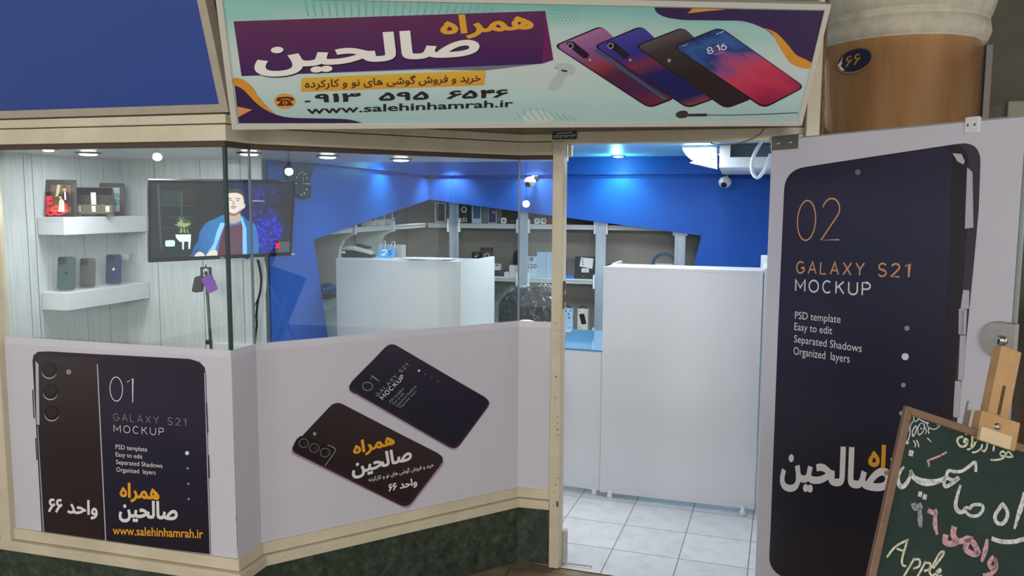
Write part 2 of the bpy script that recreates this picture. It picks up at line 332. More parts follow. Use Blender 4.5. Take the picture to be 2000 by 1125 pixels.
def ribbon(mb, pl, pts, wd, m, lift=.0012):                            # pts in the surface's own coordinates
    pts = [V(p) for p in pts]; n = len(pts); L = []; R = []
    closed = (pts[0] - pts[-1]).length < 1e-5
    for i, p in enumerate(pts):
        d = (pts[(i + 1) % (n - 1 if closed else n)] if (closed or i < n - 1) else p) - (pts[i - 1 if i else (n - 2 if closed else 0)])
        if d.length < 1e-9: d = V((1, 0))
        d.normalize(); w_ = (wd[i] if isinstance(wd, (list, tuple)) else wd) / 2
        k = 1.0
        if 0 < i < n - 1:
            e = (pts[i] - pts[i - 1]).normalized(); k = 1 / max(.5, abs(e.dot(d)))
        q = V((-d.y, d.x)) * w_ * k; L.append(p + q); R.append(p - q)
    vs = [pl.at(*q, lift) for q in L] + [pl.at(*q, lift) for q in R]
    mb.mesh(vs, [(i, i + n, i + 1 + n, i + 1) for i in range(n - 1)], m); return mb
def thin_letters(mb, pl, text, BL, BR, TL, wd, m, gap=.3, lift=.0012):
    a, b, c = pl.ab(*BL), pl.ab(*BR), pl.ab(*TL); total = sum(GL[ch][0] for ch in text) + gap * (len(text) - 1); x = 0
    for ch in text:
        for st in GL[ch][1]: ribbon(mb, pl, [a + (b - a) * ((x + px) / total) + (c - a) * py for px, py in st], wd, m, lift)
        x += GL[ch][0] + gap
    return mb
# flat artwork on a surface, given by its outline as measured on that surface
def art(mb, pl, pts, m, lift=.0006, quad=None):
    ab = [pl.ab(*p) for p in pts]; uv = None
    if quad:                                                           # quad: BL, BR, TL corners for the colour fade
        a, b, c = [pl.ab(*q) for q in quad]; e1, e2 = b - a, c - a; det = e1.x * e2.y - e1.y * e2.x
        uv = [(((p - a).x * e2.y - (p - a).y * e2.x) / det, (e1.x * (p - a).y - e1.y * (p - a).x) / det) for p in ab]
    mb.face([pl.at(*q, lift) for q in ab], m, uv)
    return mb
def rnd(pts, r, seg=5):                                                # round the corners of an outline
    out = []; n = len(pts)
    for i in range(n):
        p = V(pts[i]); a = V(pts[i - 1]); b = V(pts[(i + 1) % n]); rr = r[i] if isinstance(r, (list, tuple)) else r
        if rr <= 0: out.append(tuple(p)); continue
        p0 = p + (a - p).normalized() * min(rr, (a - p).length * .49); p1 = p + (b - p).normalized() * min(rr, (b - p).length * .49)
        for k in range(seg + 1):
            t = k / seg; out.append(tuple(p0 * (1 - t) ** 2 + p * 2 * t * (1 - t) + p1 * t * t))
    return out
def smooth(pts, closed=False, n=6):
    P = [V(p) for p in pts]; out = []; N = len(P)
    for i in range(N if closed else N - 1):
        p0, p1, p2, p3 = (P[(i - 1) % N], P[i], P[(i + 1) % N], P[(i + 2) % N]) if closed else (P[max(i - 1, 0)], P[i], P[i + 1], P[min(i + 2, N - 1)])
        for k in range(n):
            t = k / n; out.append(.5 * ((2 * p1) + (p2 - p0) * t + (2 * p0 - 5 * p1 + 4 * p2 - p3) * t * t + (3 * p1 - p0 - 3 * p2 + p3) * t ** 3))
    if not closed: out.append(P[-1])
    return out
def dot(mb, pl, x, y, rpx, m, lift=.0012, n=16, sq=1):
    mb.face([pl.px(x + rpx * math.cos(2 * math.pi * k / n), y + rpx * sq * math.sin(2 * math.pi * k / n), lift) for k in range(n)], m)
def zs(s, ox, oy, *pts): return [(x / s + ox, y / s + oy) for x, y in pts]   # measurements taken on an enlargement
# ================================================================== THE SETTING
Lp, C1, C2, C3, Dp = V((-2.889, 2.6)), V((-1.816, 2.6)), V((-1.812, 2.754)), V((-.983, 3.668)), V((-.822, 3.674))
BAY = [Lp, C1, C2, C3, Dp]
def offs(path, d):
    out = []; n = len(path)
    for i, p in enumerate(path):
        ds = []
        if i > 0: ds.append((p - path[i - 1]).normalized())
        if i < n - 1: ds.append((path[i + 1] - p).normalized())
        ns = [V((q.y, -q.x)) for q in ds]
        if len(ns) == 1: out.append(p + ns[0] * d)
        else: b = (ns[0] + ns[1]).normalized(); out.append(p + b * d / max(.35, b.dot(ns[0])))
    return out
def band(mb, path, d0, d1, z0, z1, m):                                 # a rail that follows the bay
    a, b = offs(path, d0), offs(path, d1); n = len(path)
    vs = [(p.x, p.y, z0) for p in a] + [(p.x, p.y, z1) for p in a] + [(p.x, p.y, z0) for p in b] + [(p.x, p.y, z1) for p in b]
    fs = []
    for i in range(n - 1): fs += [(i, n + i, n + i + 1, i + 1), (2 * n + i, 2 * n + i + 1, 3 * n + i + 1, 3 * n + i), (i, i + 1, 2 * n + i + 1, 2 * n + i), (n + i, 3 * n + i, 3 * n + i + 1, n + i + 1)]
    fs += [(0, 2 * n, 3 * n, n), (n - 1, 2 * n - 1, 4 * n - 1, 3 * n - 1)]
    return mb.mesh(vs, fs, m)
# floors
p0 = V((-.205, 4.251, 0)); o = MB().mesh([(-3.2, -.62, 0), (.62, -.62, 0), (.62, 2.6, 0), (-3.2, 2.6, 0)], [(0, 1, 2, 3)], TILES)
f = o.build('floor', origin=(0, 0, 0)); f.location = p0; f.rotation_euler.z = -math.radians(3.07); struct(f)
struct(MB().box((-7, -6, -.06), (6, 3.70, -.004), STONE).build('floor_corridor', origin=(0, 0, 0)))
# ceilings
CEIL = mat('blue_lit_ceiling', (150, 206, 246), .4, var=.02)  # white ceiling; blue light from walls and spot is put into the base colour
struct(MB().prism([(-3.2, 3.9, 2.1), (.35, 3.74, 2.1), (.35, 6.6, 2.1), (-3.2, 6.6, 2.1)], (0, 0, .05), CEIL).build('ceiling'))
mb = MB().prism([(-3.2, 2.64, 1.962), (-1.86, 2.64, 1.962), (-1.85, 2.80, 1.962), (-1.0, 3.72, 1.962), (-.83, 3.73, 1.962), (-.83, 4.02, 1.962), (-2.33, 3.90, 1.962), (-3.2, 3.84, 1.962)], (0, 0, .03), SLATS)
mb.prism([(-3.2, 3.84, 1.962), (-2.33, 3.9, 1.962), (-.83, 4.02, 1.962), (-.83, 4.05, 1.962), (-2.33, 3.93, 1.962), (-3.2, 3.87, 1.962)], (0, 0, .138), CEIL)
struct(mb.build('ceiling_display'))
# display walls of whitewashed boards with dark seams
SEAM = mat('seam_shadow_gap', (92, 98, 100), .7)
def boards(name, A, B, z0, z1, cuts, n):
    mb = MB(); A, B, n = V((*A, 0)), V((*B, 0)), V((*n, 0)); L = (B - A).length; d = (B - A).normalized(); c = [0] + list(cuts) + [L]
    for i in range(len(c) - 1):
        a, b = A + d * (c[i] + (.0022 if i else 0)), A + d * (c[i + 1] - (.0022 if i < len(c) - 2 else 0))
        mb.prism([a + V((0, 0, z0)), b + V((0, 0, z0)), b - n * .012 + V((0, 0, z0)), a - n * .012 + V((0, 0, z0))], (0, 0, z1 - z0), WOOD)
    mb.prism([A - n * .012 + V((0, 0, z0)), B - n * .012 + V((0, 0, z0)), B - n * .05 + V((0, 0, z0)), A - n * .05 + V((0, 0, z0))], (0, 0, z1 - z0), SEAM)
    return struct(mb.build(name))
boards('wall_left', (-3.13, 2.5), (-3.13, 3.62), 0, 1.965, (.27, .47, .515, .80, .95), (1, 0))
boards('wall_display', (-3.15, 3.57), (-2.292, 3.57), 0, 1.965, (.23, .505, .645, .74), (0, -1))
# blue cut-out wall, left and back, each with an upper band, a recessed groove and a lower panel
A0, B0 = V((-2.285, 3.62)), V((-2.386, 6.1)); LW = wall_plane(A0, B0)
ZG0, ZG1 = 1.938, 1.968
def panel(mb, pl, pts_ab, th, m): mb.prism([pl.at(a, b, 0) for a, b in pts_ab], -pl.n * th, m)
LL = (B0 - A0).length
c_a, c_b = LW.ab(613, 468), LW.ab(640, 655); k = (c_b - c_a); foot = c_a + k * ((0 - c_a.y) / k.y)
pk = 1.775
mb = MB(); panel(mb, LW, [(0, 0), (foot.x, 0), (c_a.x, c_a.y), (LL, pk), (LL, ZG0), (0, ZG0)], .055, BLUE)
panel(mb, LW, [(.3, ZG1), (LL, ZG1), (LL, 2.1), (.3, 2.1)], .055, BLUE)
mb.prism([LW.at(0, ZG0 - .02, -.035), LW.at(LL, ZG0 - .02, -.035), LW.at(LL, ZG1 + .02, -.035), LW.at(0, ZG1 + .02, -.035)], -LW.n * .02, BLUE)
struct(mb.build('wall_blue_left'))
XR = .262; BW = Plane((-2.386, 6.1, 0), (1, 0, 0), (0, 0, 1)); WB = XR + 2.386
e1, e2 = BW.ab(1370, 460), BW.ab(1355, 520); k = e2 - e1; foot = e1 + k * ((0 - e1.y) / k.y)
mb = MB(); panel(mb, BW, [(0, pk), (e1.x, e1.y), (foot.x, 0), (WB, 0), (WB, ZG0), (0, ZG0)], .055, BLUE)
panel(mb, BW, [(0, ZG1), (WB, ZG1), (WB, 2.1), (0, 2.1)], .055, BLUE)
mb.prism([BW.at(0, ZG0 - .02, -.035), BW.at(WB, ZG0 - .02, -.035), BW.at(WB, ZG1 + .02, -.035), BW.at(0, ZG1 + .02, -.035)], -BW.n * .02, BLUE)
struct(mb.build('wall_blue_back'))
# walls behind the cut-out and on the right
struct(MB().box((-3.0, 6.52, 0), (.4, 6.57, 2.12), NICHE).build('wall_back'))
struct(MB().box((-2.80, 3.64, 0), (-2.75, 6.52, 2.12), NICHE).build('wall_niche'))
struct(MB().box((XR, 3.72, 0), (XR + .05, 6.6, 2.14), mat('white_right_wall', (216, 218, 222), .5)).box((.157, 4.632, 0), (XR, 5.25, 1.40), mat('white_right_wall')).build('wall_right'))
# granite base
mb = MB(); band(mb, [Lp + V((-1.2, 0))] + BAY, .0, -.12, 0, .288, GRANITE); struct(mb.build('wall_base'))
# cream frame: sill rails, header boards, posts, lintel
mb = MB(); band(mb, [Lp + V((-.06, 0))] + BAY, .012, -.05, .331, .377, CREAM); band(mb, [Lp + V((-.06, 0))] + BAY, .032, -.06, .287, .329, CREAM)
struct(mb.build('trim_1', bevel=.003))
HB = [Lp + V((-1.2, 0))] + BAY
mb = MB(); band(mb, HB, .016, -.05, 1.971, 2.030, CREAM); band(mb, HB, .022, -.05, 2.0335, 2.066, CREAM); struct(mb.build('trim_2', bevel=.003))
mb = MB(); band(mb, HB, .0, -.035, 1.952, 1.971, mat('dark_brown_channel', (74, 60, 42), .6)); struct(mb.build('trim_3'))
struct(MB().box((-2.945, 2.57, .287), (-2.889, 2.63, 1.971), CREAM).build('trim_4', bevel=.004))
struct(MB().box((-2.925, 2.560, 1.185), (-2.885, 2.575, 1.235), CREAM).build('trim_17', bevel=.003))
# door post with its worn latch plate and chipped foot
post = thing('trim_5', (-.795, 3.67, 0)); struct(post)
MB().prism([(-.820, 3.642, 0), (-.772, 3.644, 0), (-.768, 3.66, 0), (-.765, 3.71, 0), (-.82, 3.71, 0)], (0, 0, 2.03), CREAM).build('post', post, bevel=.004)
rust = mat('rusty_steel', (98, 72, 50), .6, .4, var=.3, scale=60)
mb = MB()
for z0, z1 in ((1.345, 1.385), (1.29, 1.325)): mb.box((-.769, 3.664, z0), (-.7635, 3.70, z1), rust)
mb.box((-.7685, 3.66, 1.26), (-.7645, 3.685, 1.39), rust); mb.build('latch_plate', post)
mb = MB()
for i in range(14): mb.ball((-.80 + random.random() * .028, 3.6425, .25 + random.random() * 1.1), .0022 + random.random() * .0016, rust, 8, (1, .3, 1))
for z in (.335, .322): mb.box((-.783, 3.638, z - .012), (-.776, 3.646, z), rust)
mb.build('rust_spots', post)
mb = MB().box((-.767, 3.70, 0), (-.745, 3.74, .17), mat('crumbled_plaster', (196, 194, 190), .9, var=.2, scale=60)); mb.build('plaster_lump', post, bevel=.008)
# lintel over the doorway, fascia above it
mb = MB().box((-.83, 3.655, 2.022), (.30, 3.74, 2.075), CREAM); mb.box((-.762, 3.70, 1.965), (-.745, 3.74, 2.022), CREAM)
struct(mb.build('trim_6', bevel=.003))
struct(MB().box((.262, 3.56, 0), (.315, 3.66, 2.75), CREAM).build('trim_7', bevel=.004))
struct(MB().tube([(.328 + .003 * math.sin(i * 2.3), 3.64, .1 + i * .22) for i in range(13)], [.009 + .003 * math.sin(i * 1.7) for i in range(13)], mat('splintered_wood', (120, 92, 62), .8, var=.3, scale=40)).build('trim_8'))
FASC = mat('dim_fascia_paint', (160, 148, 126), .6)
mb = MB(); band(mb, HB + [V((.30, 3.69))], -.01, -.06, 2.067, 3.0, FASC); struct(mb.build('wall_front'))
# glass panes
def pane(name, A, B, z0, z1, cut=.004):
    d = (B - A).normalized(); a, b = A + d * cut, B - d * cut; n = V((-d.y, d.x)) * .008
    return struct(MB().prism([(a.x, a.y, z0), (b.x, b.y, z0), (b.x + n.x, b.y + n.y, z0), (a.x + n.x, a.y + n.y, z0)], (0, 0, z1 - z0), GLASS).build(name))
BI = offs(BAY, -.012)
pane('window_1', BI[0], BI[1], .378, 1.96, .010); pane('window_2', BI[1], BI[2], .378, 1.96, .010); pane('window_3', BI[2], BI[3], .378, 1.96, .006); pane('window_4', BI[3], BI[4], .378, 1.96, .005)
def joint(name, p, wd, m, z0=1.19): return struct(MB().box((p.x - wd / 2, p.y - wd / 2, z0), (p.x + wd / 2, p.y + wd / 2, 1.956), m).build(name))
joint('trim_9', BI[1] + V((.001, .002)), .0125, DKGRN); joint('trim_10', BI[2] + V((0, .004)), .008, GREYE); joint('trim_11', BI[3], .007, GREYE)
# threshold strip
struct(MB().box((-.74, 3.690, -.004), (-.62, 3.715, .004), STEEL).build('trim_12', bevel=.002))
# column with its moulded capital
CX, CY, CR = .695, 4.20, .345
col = thing('column', (CX, CY, 0)); struct(col)
MB().lathe((CX, CY, 0), [(CR, 0), (CR, 2.5)], COPPER, 64).build('shaft', col)
CAP = mat('old_cream_plaster', (206, 198, 176), .7, var=.12, scale=18)
MB().lathe((CX, CY, 0), [(CR, 2.475), (CR + .022, 2.48), (CR + .036, 2.52), (CR + .03, 2.56), (CR + .02, 2.564), (CR + .028, 2.568), (CR + .028, 2.582), (CR + .02, 2.586), (CR + .034, 2.592), (CR + .05, 2.65), (CR + .07, 2.76), (CR + .07, 3.0)], CAP, 64).build('capital', col)
struct(MB().box((1.045, 4.10, 0), (1.07, 4.14, 2.46), mat('grey_pipe', (120, 116, 108), .5)).build('trim_13'))
mb = MB().box((.9, 4.75, 0), (4.0, 4.85, 3.0), mat('dim_olive_wall', (98, 98, 82), .7, var=.18, scale=3)); struct(mb.build('wall_side'))
struct(MB().box((1.2, 4.3, 2.13), (3.4, 4.75, 2.235), mat('dusty_beam', (150, 148, 130), .7)).build('trim_14', bevel=.006))
struct(MB().box((1.10, 4.32, 2.10), (1.13, 4.40, 2.46), mat('brick_red_pipe', (128, 84, 54), .6)).build('trim_15'))
struct(MB().prism([(1.0, 3.1, 0), (3.2, 3.1, 0), (3.2, 3.2, 0), (1.0, 3.2, 0)], (0, 0, 1.5), mat('pinkish_stone', (176, 138, 112), .5, var=.1, scale=5)).build('wall_neighbour'))
struct(MB().box((-7, -6, 3.0), (6, 4.9, 3.06), mat('corridor_ceiling_paint', (150, 142, 128), .7)).build('ceiling_corridor'))
# ------------------------------------------------------------------ the open glass door with its film
DA = V((.134, 3.62)); DD = V((.652, -.758)).normalized(); DB = DA + DD * 1.085; DP = wall_plane(DA, DB)
door = thing('door_1', (DA.x, DA.y, 0)); struct(door)
mb = MB(); mb.prism([DP.at(0, .012, -.002), DP.at(1.085, .012, -.002), DP.at(1.085, 2.024, -.002), DP.at(0, 2.024, -.002)], -DP.n * .010, mat('door_glass_edge', (150, 160, 158), .15)); mb.build('leaf', door)
mb = MB(); mb.prism([DP.at(-.004, 1.975, .003), DP.at(.155, 1.975, .003), DP.at(.155, 2.036, .003), DP.at(-.004, 2.036, .003)], -DP.n * .022, STEEL)
mb.build('pivot_fitting', door, bevel=.003)
mb = MB()
for a in (.04, .108): mb.lathe(DP.at(a, 2.004, .003), [(.0075, 0), (.0075, .003), (.003, .0032), (.003, .0012), (.0001, .0012)], STEEL, 16, DP.n)
mb.build('screw', door)
clip = MB(); q = DP.ab(1901, 238); clip.rbox(DP.at(q.x, 2.008, .001), DP.r, DP.u, DP.n, (.05, .052, .012), .006, WHITE); clip.build('corner_plate', door, bevel=.002)
mb = MB()
for a in (-.012, .012): mb.lathe(DP.at(q.x + a, 2.008, .007), [(.0045, 0), (.0045, .0016), (.0001, .002)], STEEL, 12, DP.n)
mb.build('screw', door)
q = DP.ab(1962, 664); lk = MB(); pts = [(.045, -.058), (.045, .058), (-.012, .058)] + [(-.012 + .058 * math.cos(math.radians(a)), .058 * math.sin(math.radians(a))) for a in range(105, 256, 15)] + [(-.012, -.058)]
lk.prism([DP.at(q.x + a, q.y + b, .001) for a, b in pts], DP.n * .016, STEEL); lock = lk.build('lock', door, bevel=.003)
mb = MB(); mb.lathe(DP.at(q.x + .002, q.y, .017), [(.016, 0), (.016, .01), (.012, .013), (.0001, .013)], mat('bright_chrome', (225, 225, 222), .12, 1, var=.03), 20, DP.n); mb.obox(DP.at(q.x + .002, q.y, .031), DP.r, DP.u, DP.n, (.004, .014, .004), BLACK)
mb.build('keyhole', lock)
# ------------------------------------------------------------------ film print on the door
FD = Plane(DP.o + DP.n * .0015, DP.r, DP.u)
PLUM = mat('plum_black_print', (34, 24, 32), .32, var=.05, scale=4); LILAC = mat('lilac_edge_print', (198, 188, 202), .4, var=.02)
NAVY = grad('navy_screen_print', [(0, (26, 22, 36)), (.35, (24, 22, 44)), (.72, (36, 34, 62)), (.9, (44, 36, 64)), (1, (40, 34, 54))], 1, .3, warp=.25)
dp = thing('door_poster', tuple(FD.at(.5, .02)), 'tall white film with large dark phone picture reading 02 covering the open glass door', 'poster', 'phone advertising films')
mb = MB(); mb.prism([FD.at(0, .02), FD.at(1.075, .02), FD.at(1.075, 2.018), FD.at(0, 2.018)], FD.n * .0006, FILM); mb.build('sheet', dp)
mb = MB()
outer = rnd([(1533.5, 332), (1700, 306.5), (1917, 274), (1912, 410), (1902, 520), (1890, 640), (1868, 840), (1838, 1165), (1500.5, 1128), (1505, 1040), (1520, 640)], [40, 0, 46, 0, 0, 0, 0, 20, 62, 0, 0], 8)
art(mb, FD, outer, mat('soft_edge_print', (64, 50, 62), .4), .001)
body = rnd([(1534, 333), (1700, 307.5), (1892, 278), (1893, 360), (1889, 450), (1880, 575), (1866, 740), (1836, 1163), (1501, 1127), (1505.5, 1040), (1520.5, 640)], [40, 0, 40, 0, 0, 0, 0, 20, 62, 0, 0], 8)
art(mb, FD, body, PLUM, .0014)
scr = rnd([(1534.5, 335), (1700, 309.5), (1860, 285), (1856, 480), (1846, 700), (1814, 1160), (1502, 1125), (1506, 1040), (1521, 640)], [40, 0, 26, 0, 0, 20, 62, 0, 0], 8)
art(mb, FD, scr, NAVY, .0018, quad=((1505, 1100), (1850, 1140), (1535, 340)))
for st in (((922, 240), (946, 262), (950, 505), (912, 510)), ((905, 778), (932, 782), (930, 862), (893, 862)), ((886, 862), (908, 862), (905, 975), (884, 972))): art(mb, FD, zs(2.25, 1480, 220, *st), LILAC, .0022)
for st in (((858, 178), (898, 182), (912, 215), (905, 228), (880, 215)),): art(mb, FD, zs(2.25, 1480, 220, *st), LILAC, .0022)
for st in (((140, 170), (186, 165), (178, 350), (128, 350)), ((135, 356), (178, 356), (160, 684), (120, 684)), ((98, 690), (142, 690), (128, 965), (84, 950))): art(mb, FD, zs(3.75, 1840, 560, *st), LILAC, .0022)
dot(mb, FD, 1676.4, 336.4, 5.5, mat('grey_lens_print', (116, 112, 132), .4), .0024); mb.build('phone_picture', dp)
mb = MB(); PEACH = mat('peach_print', (222, 160, 110), .45, var=0)
thin_letters(mb, FD, '02', (1557, 470), (1640, 468), (1560, 393), .0062, PEACH, gap=.2, lift=.0026); mb.build('numerals', dp)
mb = MB(); thin_letters(mb, FD, 'GALAXY S21', (1556.5, 533), (1777, 541.5), (1557.5, 511), .0066, PEACH, gap=.36, lift=.0026); mb.build('lettering', dp)
mb = MB(); thin_letters(mb, FD, 'MOCKUP', (1555, 568), (1700, 577), (1555.5, 546), .0066, INK_W, gap=.36, lift=.0026); mb.build('lettering', dp)
mb = MB()
for t, a, b, c in (('PSD template', (1553, 627), (1642, 636), (1554, 608)), ('Easy to edit', (1552, 649), (1626, 658), (1552.6, 630)), ('Separated Shadows', (1551.5, 673), (1683.5, 693), (1552.3, 654)), ('Organized  layers', (1550.5, 697), (1660, 714), (1551.2, 677))):
    letters(mb, FD, t, a, b, c, INK_W, -.004, lift=.0026)
mb.build('lettering', dp)
mb = MB()
for x, y, r, m in ((1772.4, 641, 5, INK_G), (1769, 696.5, 7, INK_W), (1765.5, 752, 4.6, INK_G), (1761.8, 807, 4.6, INK_G)): mb = MB(); dot(mb, FD, x, y, r, m, .0026); mb.build('dot', dp)
mb = MB(); letters(mb, FD, 'صالحین', (1523, 958), (1738, 985), (1528, 866), INK_W, .034, True, .0026); mb.build('lettering', dp)
mb = MB(); letters(mb, FD, 'همراه', (1695, 924), (1822, 942), (1699, 866), INK_O, .034, True, .0026); mb.build('lettering', dp)
# ------------------------------------------------------------------ film on the left pane
F1 = Plane((Lp.x, Lp.y - .001, 0), (1, 0, 0), (0, 0, 1))
wp = thing('window_poster', (-2.35, 2.6, .377), 'white window film with paired upright dark phones reading 01 on the leftmost pane', 'poster', 'phone advertising films')
FOLD = mat('film_fold', (220, 218, 226), .42, var=.02)
def film(pl, a0, a1, parent, e0=0, e1=0):
    mb = MB(); mb.prism([pl.at(a0, .378), pl.at(a1, .378), pl.at(a1, 1.165), pl.at(a0, 1.165)], pl.n * .0006, FILM)
    mb.prism([pl.at(a0, 1.165, .0004), pl.at(a1, 1.165, .0004), pl.at(a1, 1.194, .0004), pl.at(a0, 1.194, .0004)], pl.n * .0006, FOLD); return mb
film(F1, .001, (C1 - Lp).length - .001, wp).build('sheet', wp)
mb = MB(); Z = lambda *p: zs(2.319, 0, 640, *p)
BRN = grad('brown_back_print', [(0, (40, 24, 26)), (.55, (38, 24, 26)), (1, (54, 36, 36))], 1, .32); NVY1 = grad('navy_front_print', [(0, (26, 20, 36)), (.5, (28, 24, 50)), (.75, (44, 28, 56)), (1, (26, 20, 40))], 1, .3, warp=.4)
art(mb, F1, Z((148, 150), (152, 125), (172, 109), (220, 107), (480, 122), (482, 966), (190, 930)), PLUM, .001)
art(mb, F1, Z((176, 128), (442, 134), (470, 964), (206, 932)), BRN, .0014, quad=Z((206, 932), (482, 966), (176, 128)))
art(mb, F1, Z((162, 150), (176, 165), (181, 440), (167, 438)), LILAC, .0018); art(mb, F1, Z((170, 445), (174, 445), (203, 931), (196, 930)), INK_G, .0018)
art(mb, F1, Z((442, 122), (480, 121), (860, 141), (905, 155), (928, 180), (934, 215), (957, 1026), (480, 966)), PLUM, .0022)
art(mb, F1, Z((448, 130), (480, 127), (855, 147), (900, 160), (921, 184), (926, 216), (950, 1024), (481, 965)), NVY1, .0026, quad=Z((480, 966), (955, 1026), (448, 125)))
art(mb, F1, Z((441, 165), (446, 165), (484, 967), (479, 966)), LILAC, .003); art(mb, F1, Z((927, 205), (932, 205), (956, 1026), (952, 1025)), LILAC, .003)
for st in (((934, 338), (939, 338), (945, 476), (940, 476)), ((943, 575), (948, 575), (952, 680), (947, 680)), ((148, 280), (152, 280), (158, 410), (154, 410)), ((161, 500), (165, 500), (172, 600), (168, 600))): art(mb, F1, Z(*st), PLUM, .003)
LENS = mat('dark_lens_print', (24, 17, 20), .25, var=0)
for x, y in ((225, 198), (230, 294), (236, 390)):
    dot(mb, F1, *Z((x, y))[0], 14.5, LILAC, .0018, 24); dot(mb, F1, Z((x, y))[0][0] + .3, Z((x, y))[0][1] - 2.2, 14.6, LENS, .002, 24); dot(mb, F1, *Z((x - 1, y - 10))[0], 10, BRN, .0024, 24)
dot(mb, F1, *Z((313, 200))[0], 5, mat('flash_print', (150, 146, 142), .4), .002); mb.build('phone_picture', wp)
mb = MB(); thin_letters(mb, F1, '01', (216, 782), (262, 786), (216, 735), .0035, INK_W, gap=.22, lift=.0034); mb.build('numerals', wp)
mb = MB(); thin_letters(mb, F1, 'GALAXY S21', (223, 820.5), (364.5, 831.5), (222.6, 807), .0022, INK_G, gap=.36, lift=.0034); thin_letters(mb, F1, 'MOCKUP', (224, 843), (321, 850), (223.6, 829.6), .0026, INK_W, gap=.36, lift=.0034); mb.build('lettering', wp)
mb = MB()
for t, a, b, c in (('PSD template', (227.2, 879), (288.5, 884.5), (227, 867.5)), ('Easy to edit', (227.4, 893.6), (279.6, 898.3), (227.2, 882.6)), ('Separated Shadows', (228, 908.6), (318.4, 916.5), (227.8, 897)), ('Organized  layers', (228.6, 923.3), (305, 929.6), (228.2, 911.8))): letters(mb, F1, t, a, b, c, INK_W, -.006, lift=.0034)
mb.build('lettering', wp)
mb = MB()
for x, y, r, m in ((366.5, 884.5, 4, INK_W), (367.4, 914.3, 2.3, INK_G), (368.7, 944.4, 2.3, INK_G), (369.5, 974.2, 2.3, INK_G)): mb = MB(); dot(mb, F1, x, y, r, m, .0034); mb.build('dot', wp)
mb = MB(); letters(mb, F1, 'همراه', (235, 979), (312.5, 985), (235, 941), INK_O, .034, True, .0034); mb.build('lettering', wp)
mb = MB(); letters(mb, F1, 'صالحین', (233, 1019), (348, 1026), (233, 974), INK_W, .034, True, .0034); mb.build('lettering', wp)
mb = MB(); letters(mb, F1, 'واحد ۶۶', (95, 1008), (192, 1015), (95, 971), INK_W, .03, True, .0034); mb.build('lettering', wp)
mb = MB(); letters(mb, F1, 'www.salehinhamrah.ir', (221.5, 1043.5), (398, 1051), (221, 1026.5), INK_O, .016, lift=.0034); mb.build('lettering', wp)
# ------------------------------------------------------------------ film on the angled panes
F3 = wall_plane(C2, C3); F3 = Plane(F3.o + F3.n * .001, F3.r, F3.u); F2 = wall_plane(C1, C2); F2 = Plane(F2.o + F2.n * .001, F2.r, F2.u); F4 = wall_plane(C3, Dp); F4 = Plane(F4.o + F4.n * .001, F4.r, F4.u)
mp_ = thing('window_poster', (-1.4, 3.2, .377), 'white window film with two slanting dark phones on the wide angled pane', 'poster', 'phone advertising films')
mb = film(F3, 0, (C3 - C2).length, mp_); m2 = film(F2, 0, (C2 - C1).length, mp_); m4 = film(F4, 0, (Dp - C3).length, mp_)
mb.build('sheet', mp_); m2.build('sheet', mp_); m4.build('sheet', mp_)
Z = lambda *p: zs(3.2143, 560, 660, *p)
ROSE = mat('rose_shadow_print', (176, 152, 166), .5, var=0); PLUM2 = mat('wine_edge_print', (58, 28, 46), .3, var=.04)
mb = MB()
art(mb, F3, rnd(Z((655, 44), (376, 332), (1056, 716), (1290, 404)), 12), ROSE, .001)
art(mb, F3, rnd(Z((650, 24), (370, 318), (1060, 708), (1287, 398)), 16), PLUM2, .0014)
NV3 = grad('navy_slant_print', [(0, (22, 18, 38)), (.6, (26, 20, 44)), (1, (44, 22, 50))], 1, .28)
art(mb, F3, rnd(Z((650, 28), (378, 302), (1056, 690), (1280, 392)), 16), NV3, .0018, quad=Z((378, 302), (1056, 690), (650, 28)))
mb.tube([F3.px(*p, .002) for p in Z((430, 350), (1010, 682))], .0012, LILAC, 4)
for x, y, r, m in ((829, 205, 2.3, INK_W), (868, 228, 1.1, INK_G), (908, 250, 1.1, INK_G), (947, 272, 1.1, INK_G)): dot(mb, F3, *Z((x, y))[0], r, m, .0022)
mb.build('phone_picture', mp_)
mb = MB(); thin_letters(mb, F3, '01', Z((510, 340))[0], Z((584, 270))[0], Z((462, 305))[0], .003, INK_G, gap=.2, lift=.0022)
thin_letters(mb, F3, 'GALAXY S21', Z((573, 367))[0], Z((765, 172))[0], Z((555, 354))[0], .0026, INK_G, gap=.36, lift=.0022); thin_letters(mb, F3, 'MOCKUP', Z((603, 386))[0], Z((740, 246))[0], Z((583, 371))[0], .0034, INK_W, gap=.36, lift=.0022)
for t, a, b, c in (('PSD template', (656, 410), (740, 322), (640, 398)), ('Easy to edit', (676, 422), (742, 352), (660, 410)), ('Separated Shadows', (697, 436), (818, 308), (681, 424)), ('Organized  layers', (716, 446), (818, 338), (702, 436))): letters(mb, F3, t, Z(a)[0], Z(b)[0], Z(c)[0], INK_G, -.006, lift=.0022)
mb.build('lettering', mp_)
mb = MB()
art(mb, F3, rnd(Z((305, 420), (14, 722), (762, 1082), (1000, 775)), 12), ROSE, .001)
art(mb, F3, rnd(Z((306, 392), (12, 704), (756, 1072), (1000, 752)), 17), PLUM2, .0014)
BR3 = grad('brown_slant_print', [(0, (34, 22, 24)), (.6, (44, 28, 30)), (1, (50, 34, 34))], 1, .3)
art(mb, F3, rnd(Z((306, 396), (22, 692), (752, 1050), (990, 744)), 17), BR3, .0018, quad=Z((22, 692), (752, 1050), (306, 396)))
isl = smooth(Z((84, 616), (40, 690), (100, 735), (240, 800), (262, 770), (300, 715), (305, 695), (285, 685), (180, 640)), True, 3)
art(mb, F3, isl, mat('island_print', (30, 19, 21), .25, var=0), .0021)
